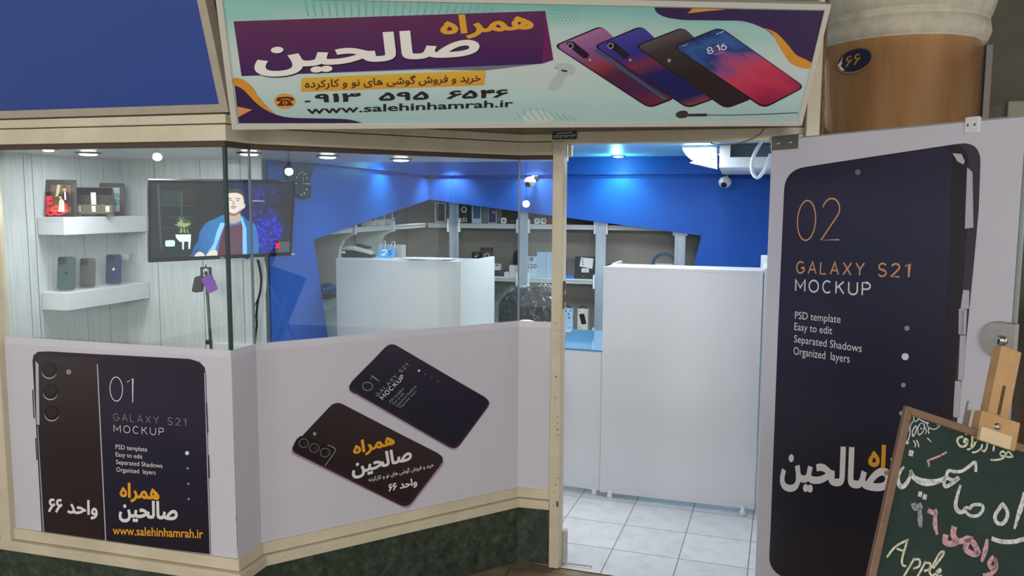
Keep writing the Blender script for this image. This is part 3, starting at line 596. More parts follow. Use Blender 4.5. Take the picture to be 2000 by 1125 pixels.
ribbon(mb, F3, [F3.ab(*p) for p in smooth(Z((238, 804), (262, 770), (300, 715), (304, 698), (288, 684), (255, 672)), False, 4)], .0022, LILAC, .0024)
for x, y in ((106, 660), (172, 690), (240, 719)): dot(mb, F3, *Z((x, y))[0], 9.5, INK_G, .0024, 24, .95); dot(mb, F3, *Z((x, y))[0], 8.6, LENS, .0027, 24, .95); dot(mb, F3, *Z((x + 8, y + 4))[0], 5, BR3, .003, 20)
dot(mb, F3, *Z((174, 601))[0], 3.4, INK_G, .0024); mb.build('phone_picture', mp_)
mb = MB(); letters(mb, F3, 'همراه', Z((420, 756))[0], Z((680, 690))[0], Z((408, 652))[0], INK_O, .034, True, .0034); mb.build('lettering', mp_)
mb = MB(); letters(mb, F3, 'صالحین', Z((412, 890))[0], Z((790, 790))[0], Z((396, 766))[0], INK_W, .034, True, .0034); mb.build('lettering', mp_)
mb = MB(); letters(mb, F3, 'خرید و فروش گوشی های نو و کارکرده', Z((516, 908))[0], Z((924, 812))[0], Z((508, 872))[0], INK_W, .012, True, .0034); mb.build('lettering', mp_)
mb = MB(); letters(mb, F3, 'واحد ۶۶', Z((640, 978))[0], Z((820, 936))[0], Z((632, 916))[0], INK_W, .034, True, .0034); mb.build('lettering', mp_)
# ================================================================== SIGNS ABOVE
def sign_plane(bl, yaw, lean, roll):
    rx = V((math.cos(yaw), math.sin(yaw), 0)); n = V((math.sin(yaw), -math.cos(yaw), 0)); up = V((0, 0, math.cos(lean))) + n * math.sin(lean)
    c, s = math.cos(roll), math.sin(roll); return Plane(bl, c * rx + s * up, -s * rx + c * up)
bl = ony(464.5, 241.5, 2.5); SP = sign_plane(bl, .463, .425, .031); SW, SH = 2.123, .422
sg = thing('shop_sign', bl, 'long mint and purple shop sign with slanting phones, leaning out above the doorway', 'sign')
FR = mat('sign_frame_cream', (206, 203, 188), .4, var=.03)
def frame_bar(pl, a, b, fw, depth, m, parent, name='frame_bar'):        # mitred frame round a b
    for p in (((0, 0), (a, 0), (a + fw, -fw), (-fw, -fw)), ((0, b), (a, b), (a + fw, b + fw), (-fw, b + fw)), ((0, 0), (0, b), (-fw, b + fw), (-fw, -fw)), ((a, 0), (a, b), (a + fw, b + fw), (a + fw, -fw))):
        MB().prism([pl.at(x, y, .006) for x, y in p], -pl.n * depth, m).build(name, parent, bevel=.002)
frame_bar(SP, SW, SH, .021, .055, FR, sg)
MB().prism([SP.at(-.018, -.018, -.049), SP.at(SW + .018, -.018, -.049), SP.at(SW + .018, SH + .018, -.049), SP.at(-.018, SH + .018, -.049)], -SP.n * .10, mat('sign_box_grey', (150, 148, 140), .5)).build('sign_box', sg)
MINT = grad('mint_print', [(0, (172, 206, 202)), (.25, (190, 218, 210)), (.5, (206, 218, 212)), (.72, (190, 216, 206)), (.9, (152, 202, 192)), (1, (132, 190, 180))], 1, .38, warp=.5)
mb = MB(); mb.face([SP.at(0, 0), SP.at(SW, 0), SP.at(SW, SH), SP.at(0, SH)], MINT, [(0, 0), (1, 0), (1, 1), (0, 1)]); mb.build('sheet', sg)
Z1 = lambda *p: zs(3.077, 440, 0, *p); Z3 = lambda *p: zs(3.125, 1000, 0, *p)
PUR = grad('purple_band_print', [(0, (64, 30, 92)), (.45, (84, 34, 88)), (1, (98, 42, 84))], 1, .38); PURD = mat('deep_violet_print', (54, 28, 78), .38, var=.04, scale=3); MAG = mat('magenta_fold_print', (112, 34, 92), .38, var=.03); GOLD = grad('gold_strip_print', [(0, (226, 158, 50)), (1, (226, 184, 58))], 1, .38)
ORG = mat('orange_wave_print', (222, 150, 48), .38, var=.05); TEAL = mat('teal_ray_print', (126, 184, 176), .4, var=.02); PALE = mat('pale_mint_print', (206, 218, 212), .4, var=.02)
mb = MB()
for i in range(26):                                                    # fan of rays and dots in the printed ground
    x = 470 + i * 46; a = (x - 900) * .5
    art(mb, SP, Z1((x, 4), (x + 16, 4), (x + 9 - a * .12, 100), (x - a * .12, 100)), TEAL, .0004)
for i in range(7):
    for j in range(9): dot(mb, SP, *Z3((210 + j * 24 + (i % 2) * 12, 45 + i * 20))[0], 2.6 - i * .28, TEAL, .0004, 8)
for k in range(9):
    x = 30 + k * 40; h = 150 - abs(k - 3) * 20
    ribbon(mb, SP, [SP.ab(*p) for p in smooth(Z3((x, 735 - h * .55), (x + 12, 735 - h * .3), (x + 34, 735 - h * .12), (x + 40, 736)), False, 4)], .003, TEAL, .0004)
art(mb, SP, smooth(Z3((60, 738), (90, 690), (150, 672), (220, 690), (250, 738)), True, 3), PALE, .0003)
ROS = mat('earbud_print', (186, 198, 194), .4, var=.02); art(mb, SP, smooth(Z3((262, 402), (300, 385), (360, 392), (388, 420), (372, 455), (330, 470), (292, 540), (250, 552), (218, 545), (250, 480), (285, 440)), True, 3), ROS, .0006); art(mb, SP, Z3((262, 411), (276, 411), (276, 420), (262, 420)), INK_G, .001); art(mb, SP, Z3((300, 424), (338, 430), (334, 441), (302, 434)), INK_K, .001)
mb.build('ground_pattern', sg)
mb = MB(); art(mb, SP, Z1((98, 457), (1210, 418), (1560, 424), (1905, 382), (1640, 372), (900, 400)), mat('grey_shadow_print', (120, 120, 140), .4, var=0), .0007)
art(mb, SP, Z1((50, 128), (1922, 65), (1905, 382), (98, 457)), PUR, .001, quad=Z1((98, 457), (1905, 382), (50, 128))); art(mb, SP, Z1((1922, 65), (1972, 360), (1905, 382)), MAG, .0012); mb.build('purple_band', sg)
mb = MB(); art(mb, SP, Z1((460, 468), (1565, 422), (1555, 512), (455, 551)), GOLD, .0012, quad=Z1((455, 551), (1555, 512), (460, 468))); mb.build('gold_strip', sg)
mb = MB(); art(mb, SP, smooth(Z1((50, 467), (110, 480), (165, 525), (205, 585), (262, 650), (305, 690), (260, 672), (190, 622), (110, 545), (54, 512)), True, 3), ORG, .0008)
art(mb, SP, Z1((56, 512)) + smooth(Z1((56, 512), (110, 540), (190, 622), (262, 670), (340, 698), (420, 708), (560, 711), (700, 714), (765, 722), (826, 739)), False, 4) + Z1((82, 740)), PURD, .001)
art(mb, SP, Z1((72, 640), (161, 658), (79, 703)), INK_OR, .0013); mb.build('wave_corner', sg); mb = MB()
art(mb, SP, smooth(Z3((870, 45), (880, 72), (930, 102), (1030, 120), (1130, 123), (1280, 125), (1420, 131), (1540, 176), (1610, 235), (1655, 305), (1700, 345), (1770, 378), (1828, 388)), False, 4) + Z3((1905, 66)), PURD, .001)
art(mb, SP, smooth(Z3((1535, 172), (1610, 198), (1685, 275), (1735, 335), (1828, 382), (1817, 416), (1765, 413), (1705, 388), (1660, 330), (1620, 262), (1585, 203)), True, 3), ORG, .0013)
art(mb, SP, smooth(Z3((1076, 80), (1090, 66), (1112, 52), (1300, 57), (1200, 66)), True, 3), ORG, .0013); mb.build('wave_corner', sg)
SHD = mat('lettering_shadow_print', (40, 22, 48), .4, var=0); INK_C = mat('cream_print', (244, 240, 230), .42, var=0)
mb = MB(); letters(mb, SP, 'صالحین', (499.5, 152), (936, 123), (490, 78), INK_C, .036, True, .0022, ((.004, -.004), SHD)); mb.build('lettering', sg)
mb = MB(); letters(mb, SP, 'همراه', (862, 79), (1043, 67), (857, 31), mat('mustard_print', (228, 168, 50), .42, var=0), .036, True, .0022); mb.build('lettering', sg)
BRW = mat('brown_print', (74, 44, 38), .42, var=0)
mb = MB(); letters(mb, SP, 'خرید و فروش گوشی های نو و کارکرده', (596, 176), (938.5, 163), (595, 154), BRW, .018, True, .0022); mb.build('lettering', sg)
mb = MB(); letters(mb, SP, '۹۱۳  ۵۹۵  ۶۵۴۶', (612, 200.5), (990, 190.5), (616, 183), INK_K, .035, False, .0022); art(mb, SP, Z1((480, 604), (512, 603), (509, 613), (478, 614)), INK_K, .0022); mb.build('lettering', sg)
mb = MB(); letters(mb, SP, 'www.salehinhamrah.ir', (599, 222.8), (1002, 208.5), (598, 208), INK_K, .02, False, .0022); mb.build('lettering', sg)
mb = MB(); dot(mb, SP, 556.3, 197.5, 21, mat('orange_disc_print', (224, 158, 70), .4, var=.03), .001, 28, .72); MR = mat('maroon_print', (96, 36, 22), .4, var=0); art(mb, SP, smooth([(540, 197), (541, 191.5), (550, 189), (563, 188.6), (572, 190.6), (574, 195.5), (567, 196.4), (565, 193), (550, 193.4), (548, 197)], True, 3), MR, .0014); art(mb, SP, smooth([(550, 195), (564, 194.6), (568, 199), (572, 204), (571, 206), (543, 206.6), (542, 204.5), (547, 199.5)], True, 2), MR, .0014); dot(mb, SP, 557, 200.6, 4.6, mat('orange_disc_print'), .0017, 16, .72); dot(mb, SP, 557, 200.6, 2.6, MR, .002, 12, .72); mb.build('telephone_symbol', sg)
def rp(p, r): return rnd(Z3(*p), r)
PH1 = grad('pink_phone_print', [(0, (120, 40, 62)), (.25, (74, 36, 78)), (.5, (88, 40, 66)), (.64, (150, 62, 70)), (.8, (138, 84, 140)), (1, (168, 112, 158))], 1, .3)
PH2 = grad('blue_phone_print', [(0, (150, 72, 60)), (.12, (30, 30, 92)), (.5, (32, 34, 96)), (.64, (120, 50, 66)), (.78, (52, 48, 130)), (1, (70, 66, 158))], 1, .3)
PH3 = grad('black_phone_print', [(0, (44, 34, 38)), (.5, (46, 34, 36)), (.85, (62, 54, 54)), (1, (92, 84, 82))], 1, .3)
PH4 = grad('lock_screen_print', [(0, (160, 34, 74)), (.2, (196, 50, 84)), (.42, (206, 66, 92)), (.56, (150, 82, 130)), (.7, (44, 60, 130)), (.85, (56, 96, 160)), (1, (34, 40, 98))], 1, .3, warp=.7)
EDG = mat('phone_edge_print', (40, 26, 40), .3, var=.03)
mb = MB()
for pts, m, lf, q in ((((252, 278), (545, 155), (1000, 600), (838, 662)), PH1, .0012, ((838, 655), (1000, 600), (258, 278))), (((494, 280), (790, 155), (1246, 600), (1072, 662)), PH2, .0018, ((1072, 655), (1246, 600), (500, 280))), (((745, 278), (1045, 163), (1476, 598), (1304, 664)), PH3, .0024, ((1304, 655), (1476, 598), (752, 278)))):
    art(mb, SP, rp(pts, 14), EDG, lf); cx = sum(p[0] for p in pts) / 4; cy = sum(p[1] for p in pts) / 4
    art(mb, SP, rp([((p[0] - cx) * .972 + cx + 4, (p[1] - cy) * .965 + cy - 3) for p in pts], 13), m, lf + .0002, quad=Z3(*q))
art(mb, SP, rp(((978, 282), (1268, 163), (1788, 530), (1536, 662)), 15), EDG, .003)
art(mb, SP, rp(((990, 284), (1268, 170), (1776, 528), (1536, 650)), 14), PH4, .0032, quad=Z3((1536, 650), (1776, 528), (990, 284)))
art(mb, SP, rp(((490, 305), (520, 300), (950, 605), (930, 612)), 3), mat('teal_edge_print', (60, 92, 120), .3, var=0), .0026 - .001)
for x in (355, 600): art(mb, SP, rnd(Z3((x - 34, 262), (x + 10, 246), (x + 122, 335), (x + 90, 362)), 7), EDG, .0027); dot(mb, SP, *Z3((x, 278))[0], 6.2, INK_G, .0029); dot(mb, SP, *Z3((x, 278))[0], 4.2, EDG, .0031); dot(mb, SP, *Z3((x + 120, 365))[0], 2.6, INK_OR, .0029)
dot(mb, SP, *Z3((958, 368))[0], 3.6, INK_G, .0029); mb.build('phone_picture', sg)
mb = MB(); thin_letters(mb, SP, '8:16', Z3((1197, 328))[0], Z3((1310, 296))[0], Z3((1184, 294))[0], .0035, INK_C, gap=.16, lift=.0036)
for x in (1245, 1262, 1278): art(mb, SP, Z3((x, 205 - (x - 1245) * .4), (x + 11, 201 - (x - 1245) * .4), (x + 12, 206 - (x - 1245) * .4), (x + 1, 210 - (x - 1245) * .4)), INK_C, .0036)
art(mb, SP, Z3((1034, 278), (1072, 265), (1073, 270), (1036, 284)), INK_G, .0036); art(mb, SP, Z3((1232, 330), (1294, 312), (1295, 315), (1233, 334)), INK_G, .0036); mb.build('screen_lettering', sg)
mb = MB(); DK = mat('earphone_print', (66, 52, 54), .4, var=0)
art(mb, SP, smooth(Z3((998, 702), (1012, 682), (1050, 674), (1074, 684), (1076, 694), (1180, 692), (1188, 700), (1180, 710), (1076, 710), (1060, 718), (1020, 720)), True, 3), DK, .0012)
ribbon(mb, SP, [SP.ab(*p) for p in Z3((1185, 701), (1320, 703), (1500, 698), (1744, 688))], .0032, DK, .0012); mb.build('earphone_picture', sg)
# blank blue sign of the shop on the left
BS = sign_plane(ony(428.4, 203, 2.57), 0, .30, 0)
bs = thing('blue_sign', (-2.6, 2.57, 2.09), 'plain blue sign panel in a beige frame left of the mint sign', 'sign')
MB().prism([BS.at(-1.6, 0, -.004), BS.at(0, 0, -.004), BS.at(0, .50, -.004), BS.at(-1.6, .50, -.004)], -BS.n * .01, mat('royal_blue_sheet', (34, 68, 146), .5, var=.05, scale=2)).build('panel', bs)
BF = mat('beige_sign_frame', (176, 166, 146), .5, var=.06)
MB().prism([BS.at(-1.64, -.030, .004), BS.at(.034, -.030, .004), BS.at(0, 0, .004), BS.at(-1.6, 0, .004)], -BS.n * .05, BF).build('frame_bar', bs, bevel=.002)
MB().prism([BS.at(0, 0, .004), BS.at(.034, -.03, .004), BS.at(.034, .535, .004), BS.at(0, .50, .004)], -BS.n * .05, BF).build('frame_bar', bs, bevel=.002)
MB().prism([BS.at(-1.6, .50, .004), BS.at(0, .50, .004), BS.at(.034, .535, .004), BS.at(-1.64, .535, .004)], -BS.n * .05, BF).build('frame_bar', bs, bevel=.002)
# oval number badge on the column
def on_col(x, y, R=CR + .002):
    d = ray(x, y); o2 = V((0, 0)) - V((CX, CY)); dd = V((d.x, d.y)); a = dd.dot(dd); b = 2 * o2.dot(dd); c = o2.dot(o2) - R * R
    return EYEV + d * ((-b - math.sqrt(b * b - 4 * a * c)) / (2 * a))
bc = on_col(1670, 118); bn = V((bc.x - CX, bc.y - CY, 0)).normalized(); br = V((-bn.y, bn.x, 0)); BP = Plane(bc, br, (0, 0, 1))
if BP.n.dot(bn) < 0: BP = Plane(bc, -br, (0, 0, 1))
bd = thing('number_badge', bc, 'small oval dark blue number badge peeling off the copper column', 'badge')
def oval(a, b, n=28): return [(a * math.cos(2 * math.pi * k / n), b * math.sin(2 * math.pi * k / n)) for k in range(n)]
rt = lambda p, t=.10: (p[0] * math.cos(t) - p[1] * math.sin(t), p[0] * math.sin(t) + p[1] * math.cos(t))
mb = MB(); mb.prism([BP.at(*rt(p), .001) for p in oval(.088, .056)], BP.n * .004, mat('badge_rim', (176, 134, 92), .4, .4)); mb.build('rim', bd)
mb = MB(); mb.prism([BP.at(*rt(p), .005) for p in oval(.079, .048)], BP.n * .0015, mat('badge_navy', (36, 38, 66), .35, var=.05)); mb.build('plate', bd)
mb = MB(); mb.face([BP.at(*rt(p), .0068) for p in ((-.079, -.004), (-.05, .03), (-.062, .018), (-.056, .0), (-.066, -.01), (-.045, -.034), (-.064, -.03))], INK_W); mb.build('chipped_patch', bd)
mb = MB(); vs, fs = glyphs('۶۶', .01); mb.mesh([BP.at(*rt((-.042 + x * .074, -.022 + y * .046)), .0072) for x, y in vs], fs, mat('brass_print', (196, 150, 62), .35, .3)); mb.build('numerals', bd)
# green address plate on the lintel
GP = wall_plane((-.83, 3.648), (.3, 3.648)); ap = thing('address_plate', GP.px(1102, 272), 'tiny dark green address plate with white numerals on the lintel', 'plate')
q0, q1 = GP.ab(1079, 272.5), GP.ab(1126.5, 256.5)
MB().prism([GP.at(q0.x, q0.y), GP.at(q1.x, q0.y), GP.at(q1.x, q1.y), GP.at(q0.x, q1.y)], GP.n * .004, mat('address_green', (14, 44, 40), .3)).build('plate', ap, bevel=.001)
mb = MB(); letters(mb, GP, '۸۱۴۵۳۷۱۳۱۳۳', (1081.5, 270.5), (1125, 269), (1081, 263.6), INK_W, .0, False, .0046); ribbon(mb, GP, [GP.ab(*p) for p in ((1088, 261), (1098, 260), (1108, 259.5), (1113, 258.5), (1118, 259.3))], .003, INK_W, .0046); mb.build('numerals', ap)
# thin wire hanging over the lintel
tag(MB().tube(smooth([(.10, 3.63, 2.075), (.085, 3.628, 2.05), (.05, 3.63, 2.028), (.0, 3.64, 2.012), (-.06, 3.65, 2.006), (-.11, 3.66, 2.012), (-.12, 3.70, 2.02)], False, 5), .0025, mat('grey_wire', (120, 110, 100), .5)).build('wire'), 'thin grey wire drooping under the lintel beside the sign end', 'wire')
# ================================================================== DISPLAY ALCOVE
def shelf(z0, z1, label):
    mb = MB(); mb.prism([(-3.128, 3.026, z0), (-2.977, 3.026, z0), (-2.977, 3.566, z0), (-3.128, 3.566, z0)], (0, 0, z1 - z0), mat('white_shelf_lacquer', (222, 222, 226), .3, var=.015))
    return tag(mb.build('floating_shelf', bevel=.0025), label, 'shelf', 'floating shelves in the display alcove')
SU, SL = 1.675, 1.325
shelf(1.592, SU, 'thick white floating shelf carrying the picture frames and small chest')
shelf(1.241, SL, 'thick white floating shelf carrying the row of phones')
def leaning_plane(base, yaw, lean):                                    # upright card standing at base, facing yaw, leaning back
    r = V((math.cos(yaw), math.sin(yaw), 0)); n = V((math.sin(yaw), -math.cos(yaw), 0)); u = V((0, 0, math.cos(lean))) - n * math.sin(lean)
    return Plane(base, r, u)
DKW = mat('dark_brown_frame', (52, 40, 40), .35, var=.12, scale=40)
def picture_frame(base, yaw, lean, W, H, fw, label, draw):
    t = thing('picture_frame', base, label, 'picture frame', 'framed photos on the upper shelf'); pl = leaning_plane(base, yaw, lean)
    for p in (((-W / 2, 0), (W / 2, 0), (W / 2 - fw, fw), (-W / 2 + fw, fw)), ((-W / 2, H), (W / 2, H), (W / 2 - fw, H - fw), (-W / 2 + fw, H - fw)), ((-W / 2, 0), (-W / 2, H), (-W / 2 + fw, H - fw), (-W / 2 + fw, fw)), ((W / 2, 0), (W / 2, H), (W / 2 - fw, H - fw), (W / 2 - fw, fw))):
        MB().prism([pl.at(a, b) for a, b in p], -pl.n * .016, DKW).build('frame_bar', t, bevel=.002)
    MB().prism([pl.at(-W / 2 + fw, fw, -.006), pl.at(W / 2 - fw, fw, -.006), pl.at(W / 2 - fw, H - fw, -.006), pl.at(-W / 2 + fw, H - fw, -.006)], -pl.n * .006, BLACK).build('backing', t)
    mb = MB(); draw(mb, pl, W - 2 * fw, H - 2 * fw, fw); mb.build('photo', t)
    mb = MB(); mb.prism([pl.at(-.012, H * .55, -.016), pl.at(.012, H * .55, -.016), V((*pl.at(.012, 0, -.06).xy, base[2])), V((*pl.at(-.012, 0, -.06).xy, base[2]))], pl.r.cross(V((0, 0, 1))) * .002, BLACK); mb.build('easel_leg', t)
    return t
def A_(mb, pl, fw, w, h, pts, m, lf): mb.face([pl.at((x - .5) * w, fw + y * h, lf - .0055) for x, y in pts], m)
SKIN = mat('photo_skin', (206, 178, 160), .4, var=0); HAIR = mat('photo_dark', (40, 32, 34), .4, var=0)
def ell(cx, cy, a, b, n=14): return [(cx + a * math.cos(2 * math.pi * k / n), cy + b * math.sin(2 * math.pi * k / n)) for k in range(n)]
def photo_a(mb, pl, w, h, fw):
    A_(mb, pl, fw, w, h, [(0, 0), (1, 0), (1, 1), (0, 1)], mat('photo_umber', (120, 78, 48), .35, var=.3, scale=30), 0)
    A_(mb, pl, fw, w, h, [(.2, .55), (.3, 1), (.45, 1), (.38, .6)], mat('photo_green', (190, 206, 170), .35, var=.1), .0003)
    A_(mb, pl, fw, w, h, [(.52, .2), (.98, .2), (.95, .6), (.80, .74), (.6, .74), (.5, .5)], HAIR, .0005); A_(mb, pl, fw, w, h, [(.64, .74), (.72, .74), (.74, .45), (.66, .45)], INK_W, .0007)
    A_(mb, pl, fw, w, h, ell(.66, .84, .07, .09), SKIN, .0009); A_(mb, pl, fw, w, h, ell(.64, .91, .09, .05), HAIR, .0011)
    A_(mb, pl, fw, w, h, [(.34, .02), (.66, .02), (.64, .4), (.52, .5), (.40, .44)], mat('photo_pearl', (226, 216, 206), .35, var=.1), .0009); A_(mb, pl, fw, w, h, ell(.45, .56, .07, .08), SKIN, .0011); A_(mb, pl, fw, w, h, ell(.44, .62, .09, .05), HAIR, .0013)
def photo_b(mb, pl, w, h, fw):
    A_(mb, pl, fw, w, h, [(0, 0), (1, 0), (1, 1), (0, 1)], mat('photo_ice', (196, 212, 214), .35, var=.06), 0)
    for e in (ell(.25, .6, .22, .14), ell(.82, .66, .17, .12), ell(.85, .4, .2, .12)): A_(mb, pl, fw, w, h, e, mat('photo_teal', (120, 168, 186), .35, var=.2, scale=50), .0003)
    A_(mb, pl, fw, w, h, [(.26, .05), (.86, .05), (.8, .5), (.62, .64), (.42, .62), (.3, .42)], mat('photo_slate', (78, 88, 92), .35, var=.1), .0005)
    A_(mb, pl, fw, w, h, ell(.52, .78, .10, .13), SKIN, .0007); A_(mb, pl, fw, w, h, ell(.50, .86, .13, .08), HAIR, .0009)
    A_(mb, pl, fw, w, h, ell(.60, .42, .12, .15), SKIN, .0009); A_(mb, pl, fw, w, h, [(.48, .42), (.72, .42), (.72, .46), (.48, .46)], HAIR, .0011); A_(mb, pl, fw, w, h, [(.36, .02), (.88, .02), (.82, .2), (.72, .28), (.5, .28), (.4, .2)], mat('photo_stone', (168, 170, 164), .35, var=.1), .0010)
picture_frame((-3.055, 3.092, SU), math.radians(34), .22, .128, .178, .022, 'dark picture frame at the near end of the shelf, couple against brown', photo_a)
picture_frame((-3.075, 3.415, SU), math.radians(30), .20, .142, .170, .022, 'dark picture frame behind the small chest, pale blue portrait inside', photo_b)
ch = thing('jewellery_chest', (-3.03, 3.235, SU), 'small open brown leather chest with white strap between the picture frames', 'chest')
LEA = mat('dark_leather', (58, 42, 38), .4, var=.15, scale=50); LEA2 = mat('worn_bronze_leather', (104, 86, 68), .4, .15, var=.25, scale=60)
cp = leaning_plane((-3.005, 3.24, SU), math.radians(38), 0); W2 = .085
MB().obox(cp.at(0, .034, -.045), cp.r, cp.u, cp.n, (.17, .046, .09), LEA2).build('tray', ch, bevel=.004)
lid = [(-.085, .058, -.09), (.085, .058, -.09)]
mb = MB(); prof = [(-.088, .060), (-.086, .105), (-.060, .132), (-.020, .140), (-.012, .136), (-.046, .128), (-.070, .105), (-.072, .060)]
mb.prism([cp.at(-.085, b, a) for a, b in prof], cp.r * .17, LEA); mb.obox(cp.at(-.083, .095, -.05), cp.r, cp.u, cp.n, (.006, .075, .07), LEA); mb.obox(cp.at(.083, .095, -.05), cp.r, cp.u, cp.n, (.006, .075, .07), LEA)
MB_ = mb.build('lid', ch, bevel=.002)
MB().obox(cp.at(.0, .085, -.012), cp.r, cp.u, cp.n, (.022, .062, .003), INK_W).build('strap', ch)
mb = MB()
for a in (-.075, -.01, .05): mb.obox(cp.at(a + .01, .036, .002), cp.r, cp.u, cp.n, (.02, .03, .004), STEEL)
mb.build('clasp', ch, bevel=.001)
for a in (-.07, .07):
    for d_ in (-.01, -.08): MB().obox(cp.at(a, .0055, d_), cp.r, cp.u, cp.n, (.03, .011, .012), LEA2).build('foot', ch)
# phones on clear stands
def phone(y, x, yaw, col, label, cams=3, clear=False, mark=None, H=.150, W=.072):
    base = (x, y, SL + .006); pl = leaning_plane(base, yaw, .26); m = CLEAR if clear else mat('phone_' + label.split()[0] + label.split()[1], col, .22, .25, var=.03, spec=.6)
    t = thing('phone_case' if clear else 'smartphone', (x, y, SL), label, 'phone case' if clear else 'phone', None if clear else 'phones standing on the lower shelf')
    MB().rbox(pl.at(0, H / 2 + .004, -.005), pl.r, pl.u, pl.n, (W, H, .0078), .011, m, 5).build('body', t, bevel=.0018)
    MB().rbox(pl.at(-W / 2 + .0215, H - .016, -.0005), pl.r, pl.u, pl.n, (.034, .034, .0024), .008, mat('clear_case_rim', (190, 196, 200), .2, var=0) if clear else mat('camera_island_' + label.split()[1], [max(12, v - 22) for v in col], .18, .2, var=0), 4).build('camera_bump', t)
    for a, b in ((-.008, .008), (-.008, -.008), (.008, 0))[:cams]:
        if not clear: MB().lathe(pl.at(-W / 2 + .0215 + a, H - .016 + b, .0007), [(.0062, 0), (.0062, .0014), (.0044, .0016), (.0001, .0006)], mat('lens_black', (14, 14, 18), .1, var=0), 16, pl.n).build('camera_lens', t)
    if mark:
        mb = MB(); s = .0075; cx, cy = 0, H * .52
        body = smooth([(0, .62), (.45, .78), (.8, .6), (.66, .2), (.84, -.3), (.5, -.85), (.18, -.95), (0, -.86), (-.2, -.95), (-.55, -.8), (-.88, -.1), (-.8, .5), (-.45, .78)], True, 3)
        mb.face([pl.at(cx + p[0] * s, cy + p[1] * s, -.0006) for p in body], mark); mb.face([pl.at(cx + a * s, cy + b * s, -.0006) for a, b in ((.02, .85), (.1, 1.15), (.38, 1.38), (.32, 1.06))], mark); mb.build('fruit_emblem', t)
    if not clear:
        k = thing('phone_stand', (x, y, SL), 'clear acrylic stand under the ' + ' '.join(label.split()[:3]), 'stand', 'acrylic phone stands')
        mb = MB(); mb.prism([pl.at(-.03, .001, .004), pl.at(.03, .001, .004), pl.at(.03, .001, -.05), pl.at(-.03, .001, -.05)], V((0, 0, -.0045)), CLEAR); mb.build('base', k)
        mb = MB(); mb.obox(pl.at(0, .010, .0035), pl.r, pl.u, pl.n, (.056, .016, .0025), CLEAR); mb.build('lip', k); mb = MB(); mb.obox(pl.at(0, .05, -.0125), pl.r, pl.u, pl.n, (.05, .10, .003), CLEAR); mb.build('back_rest', k)
Y0 = math.radians(30)
MARKG = mat('dark_emblem', (28, 40, 42), .2, .4, var=0)
phone(3.070, -3.03, Y0, (62, 84, 86), 'midnight green phone standing at the near end of the shelf', 3, mark=MARKG, H=.158, W=.077)
phone(3.205, -3.035, Y0, (92, 92, 88), 'graphite grey phone standing second along the shelf', 3, H=.142, W=.070)
phone(3.372, -3.03, Y0, (40, 54, 98), 'navy blue phone standing third with pale fruit emblem', 2, mark=INK_W, H=.150, W=.073)
phone(3.495, -3.045, Y0, (230, 232, 234), 'clear empty phone case standing at the far shelf end', 0, True, H=.15, W=.072)
# television on its arm
c = V((-2.36, 3.4, 1.657)); tp = sign_plane((0, 0, 0), .892, .26, .015); TW, TH = .666, .3825
TVP = Plane(ony(440, 430, 3.3) + V((-.004, 0, -.0)) - tp.r * TW / 2 - tp.u * TH / 2, tp.r, tp.u)
tv = thing('television', tuple(TVP.at(TW / 2, 0, -.03)), 'black flat television on the display wall showing man in denim shirt', 'television')
TVB = mat('glossy_black_bezel', (14, 14, 15), .15, var=.05)
for p in (((0, 0), (TW, 0), (TW - .011, .019), (.011, .019)), ((0, TH), (TW, TH), (TW - .011, TH - .012), (.011, TH - .012)), ((0, 0), (0, TH), (.011, TH - .012), (.011, .019)), ((TW, 0), (TW, TH), (TW - .011, TH - .012), (TW - .011, .019))): MB().prism([TVP.at(a, b, .004) for a, b in p], -TVP.n * .026, TVB).build('bezel', tv, bevel=.0015)
MB().prism([TVP.at(.02, .03, -.022), TVP.at(TW - .02, .03, -.022), TVP.at(TW - .02, TH - .03, -.022), TVP.at(.02, TH - .03, -.022)], -TVP.n * .03, BLACK).build('back_housing', tv, bevel=.006)
def em(name, col, e=.9, var=.0, scale=20):
    m = mat('screen_' + name, col, .3, emit=e, var=var, scale=scale); return m
def em2(name, stops, axis=0, e=.9, warp=0): return grad('screen_' + name, stops, axis, .3, e, warp)
T = lambda *p: zs(5.6235, 280, 330, *p)
mb = MB(); mb.face([TVP.at(.01, .018, 0), TVP.at(TW - .01, .018, 0), TVP.at(TW - .01, TH - .011, 0), TVP.at(.01, TH - .011, 0)], em2('room', [(0, (34, 44, 46)), (.25, (30, 34, 38)), (.5, (24, 26, 32)), (.62, (32, 34, 96)), (.76, (36, 36, 84)), (1, (26, 28, 40))], 0, .8, .25), [(0, 0), (1, 0), (1, 1), (0, 1)])
art(mb, TVP, T((190, 240), (415, 245), (415, 400), (190, 395)), em('curtain', (54, 66, 66), .8, .35, 60), .0004); art(mb, TVP, T((440, 200), (560, 200), (560, 370), (440, 370)), em('cabinet', (56, 40, 30), .8, .2), .0004)
for y in (400, 515, 640): art(mb, TVP, T((190, y), (560, y + 4), (560, y + 9), (190, y + 6)), em('ledge', (62, 70, 72), .8), .0005)
art(mb, TVP, T((415, 245), (428, 245), (428, 520), (415, 520)), em('ledge', (62, 70, 72)), .0006); art(mb, TVP, T((150, 170), (172, 170), (205, 880), (185, 880)), em('ledge', (62, 70, 72)), .0005)
rb = random.Random(3); jag = lambda q, a: [(p[0] + rb.uniform(-a, a), p[1] + rb.uniform(-a, a)) for p in q]
art(mb, TVP, jag(smooth(T((1080, 960), (1180, 640), (1240, 560), (1330, 510), (1400, 520), (1500, 580), (1540, 680), (1480, 770), (1420, 860), (1380, 930), (1330, 950)), True, 6), 2.2), em('blue_bush', (18, 26, 150), .9, .6, 120), .0006)
BL2, BL3 = em('bush_leaf', (30, 48, 236), 1.0), em('bush_gap', (14, 16, 74), .9)
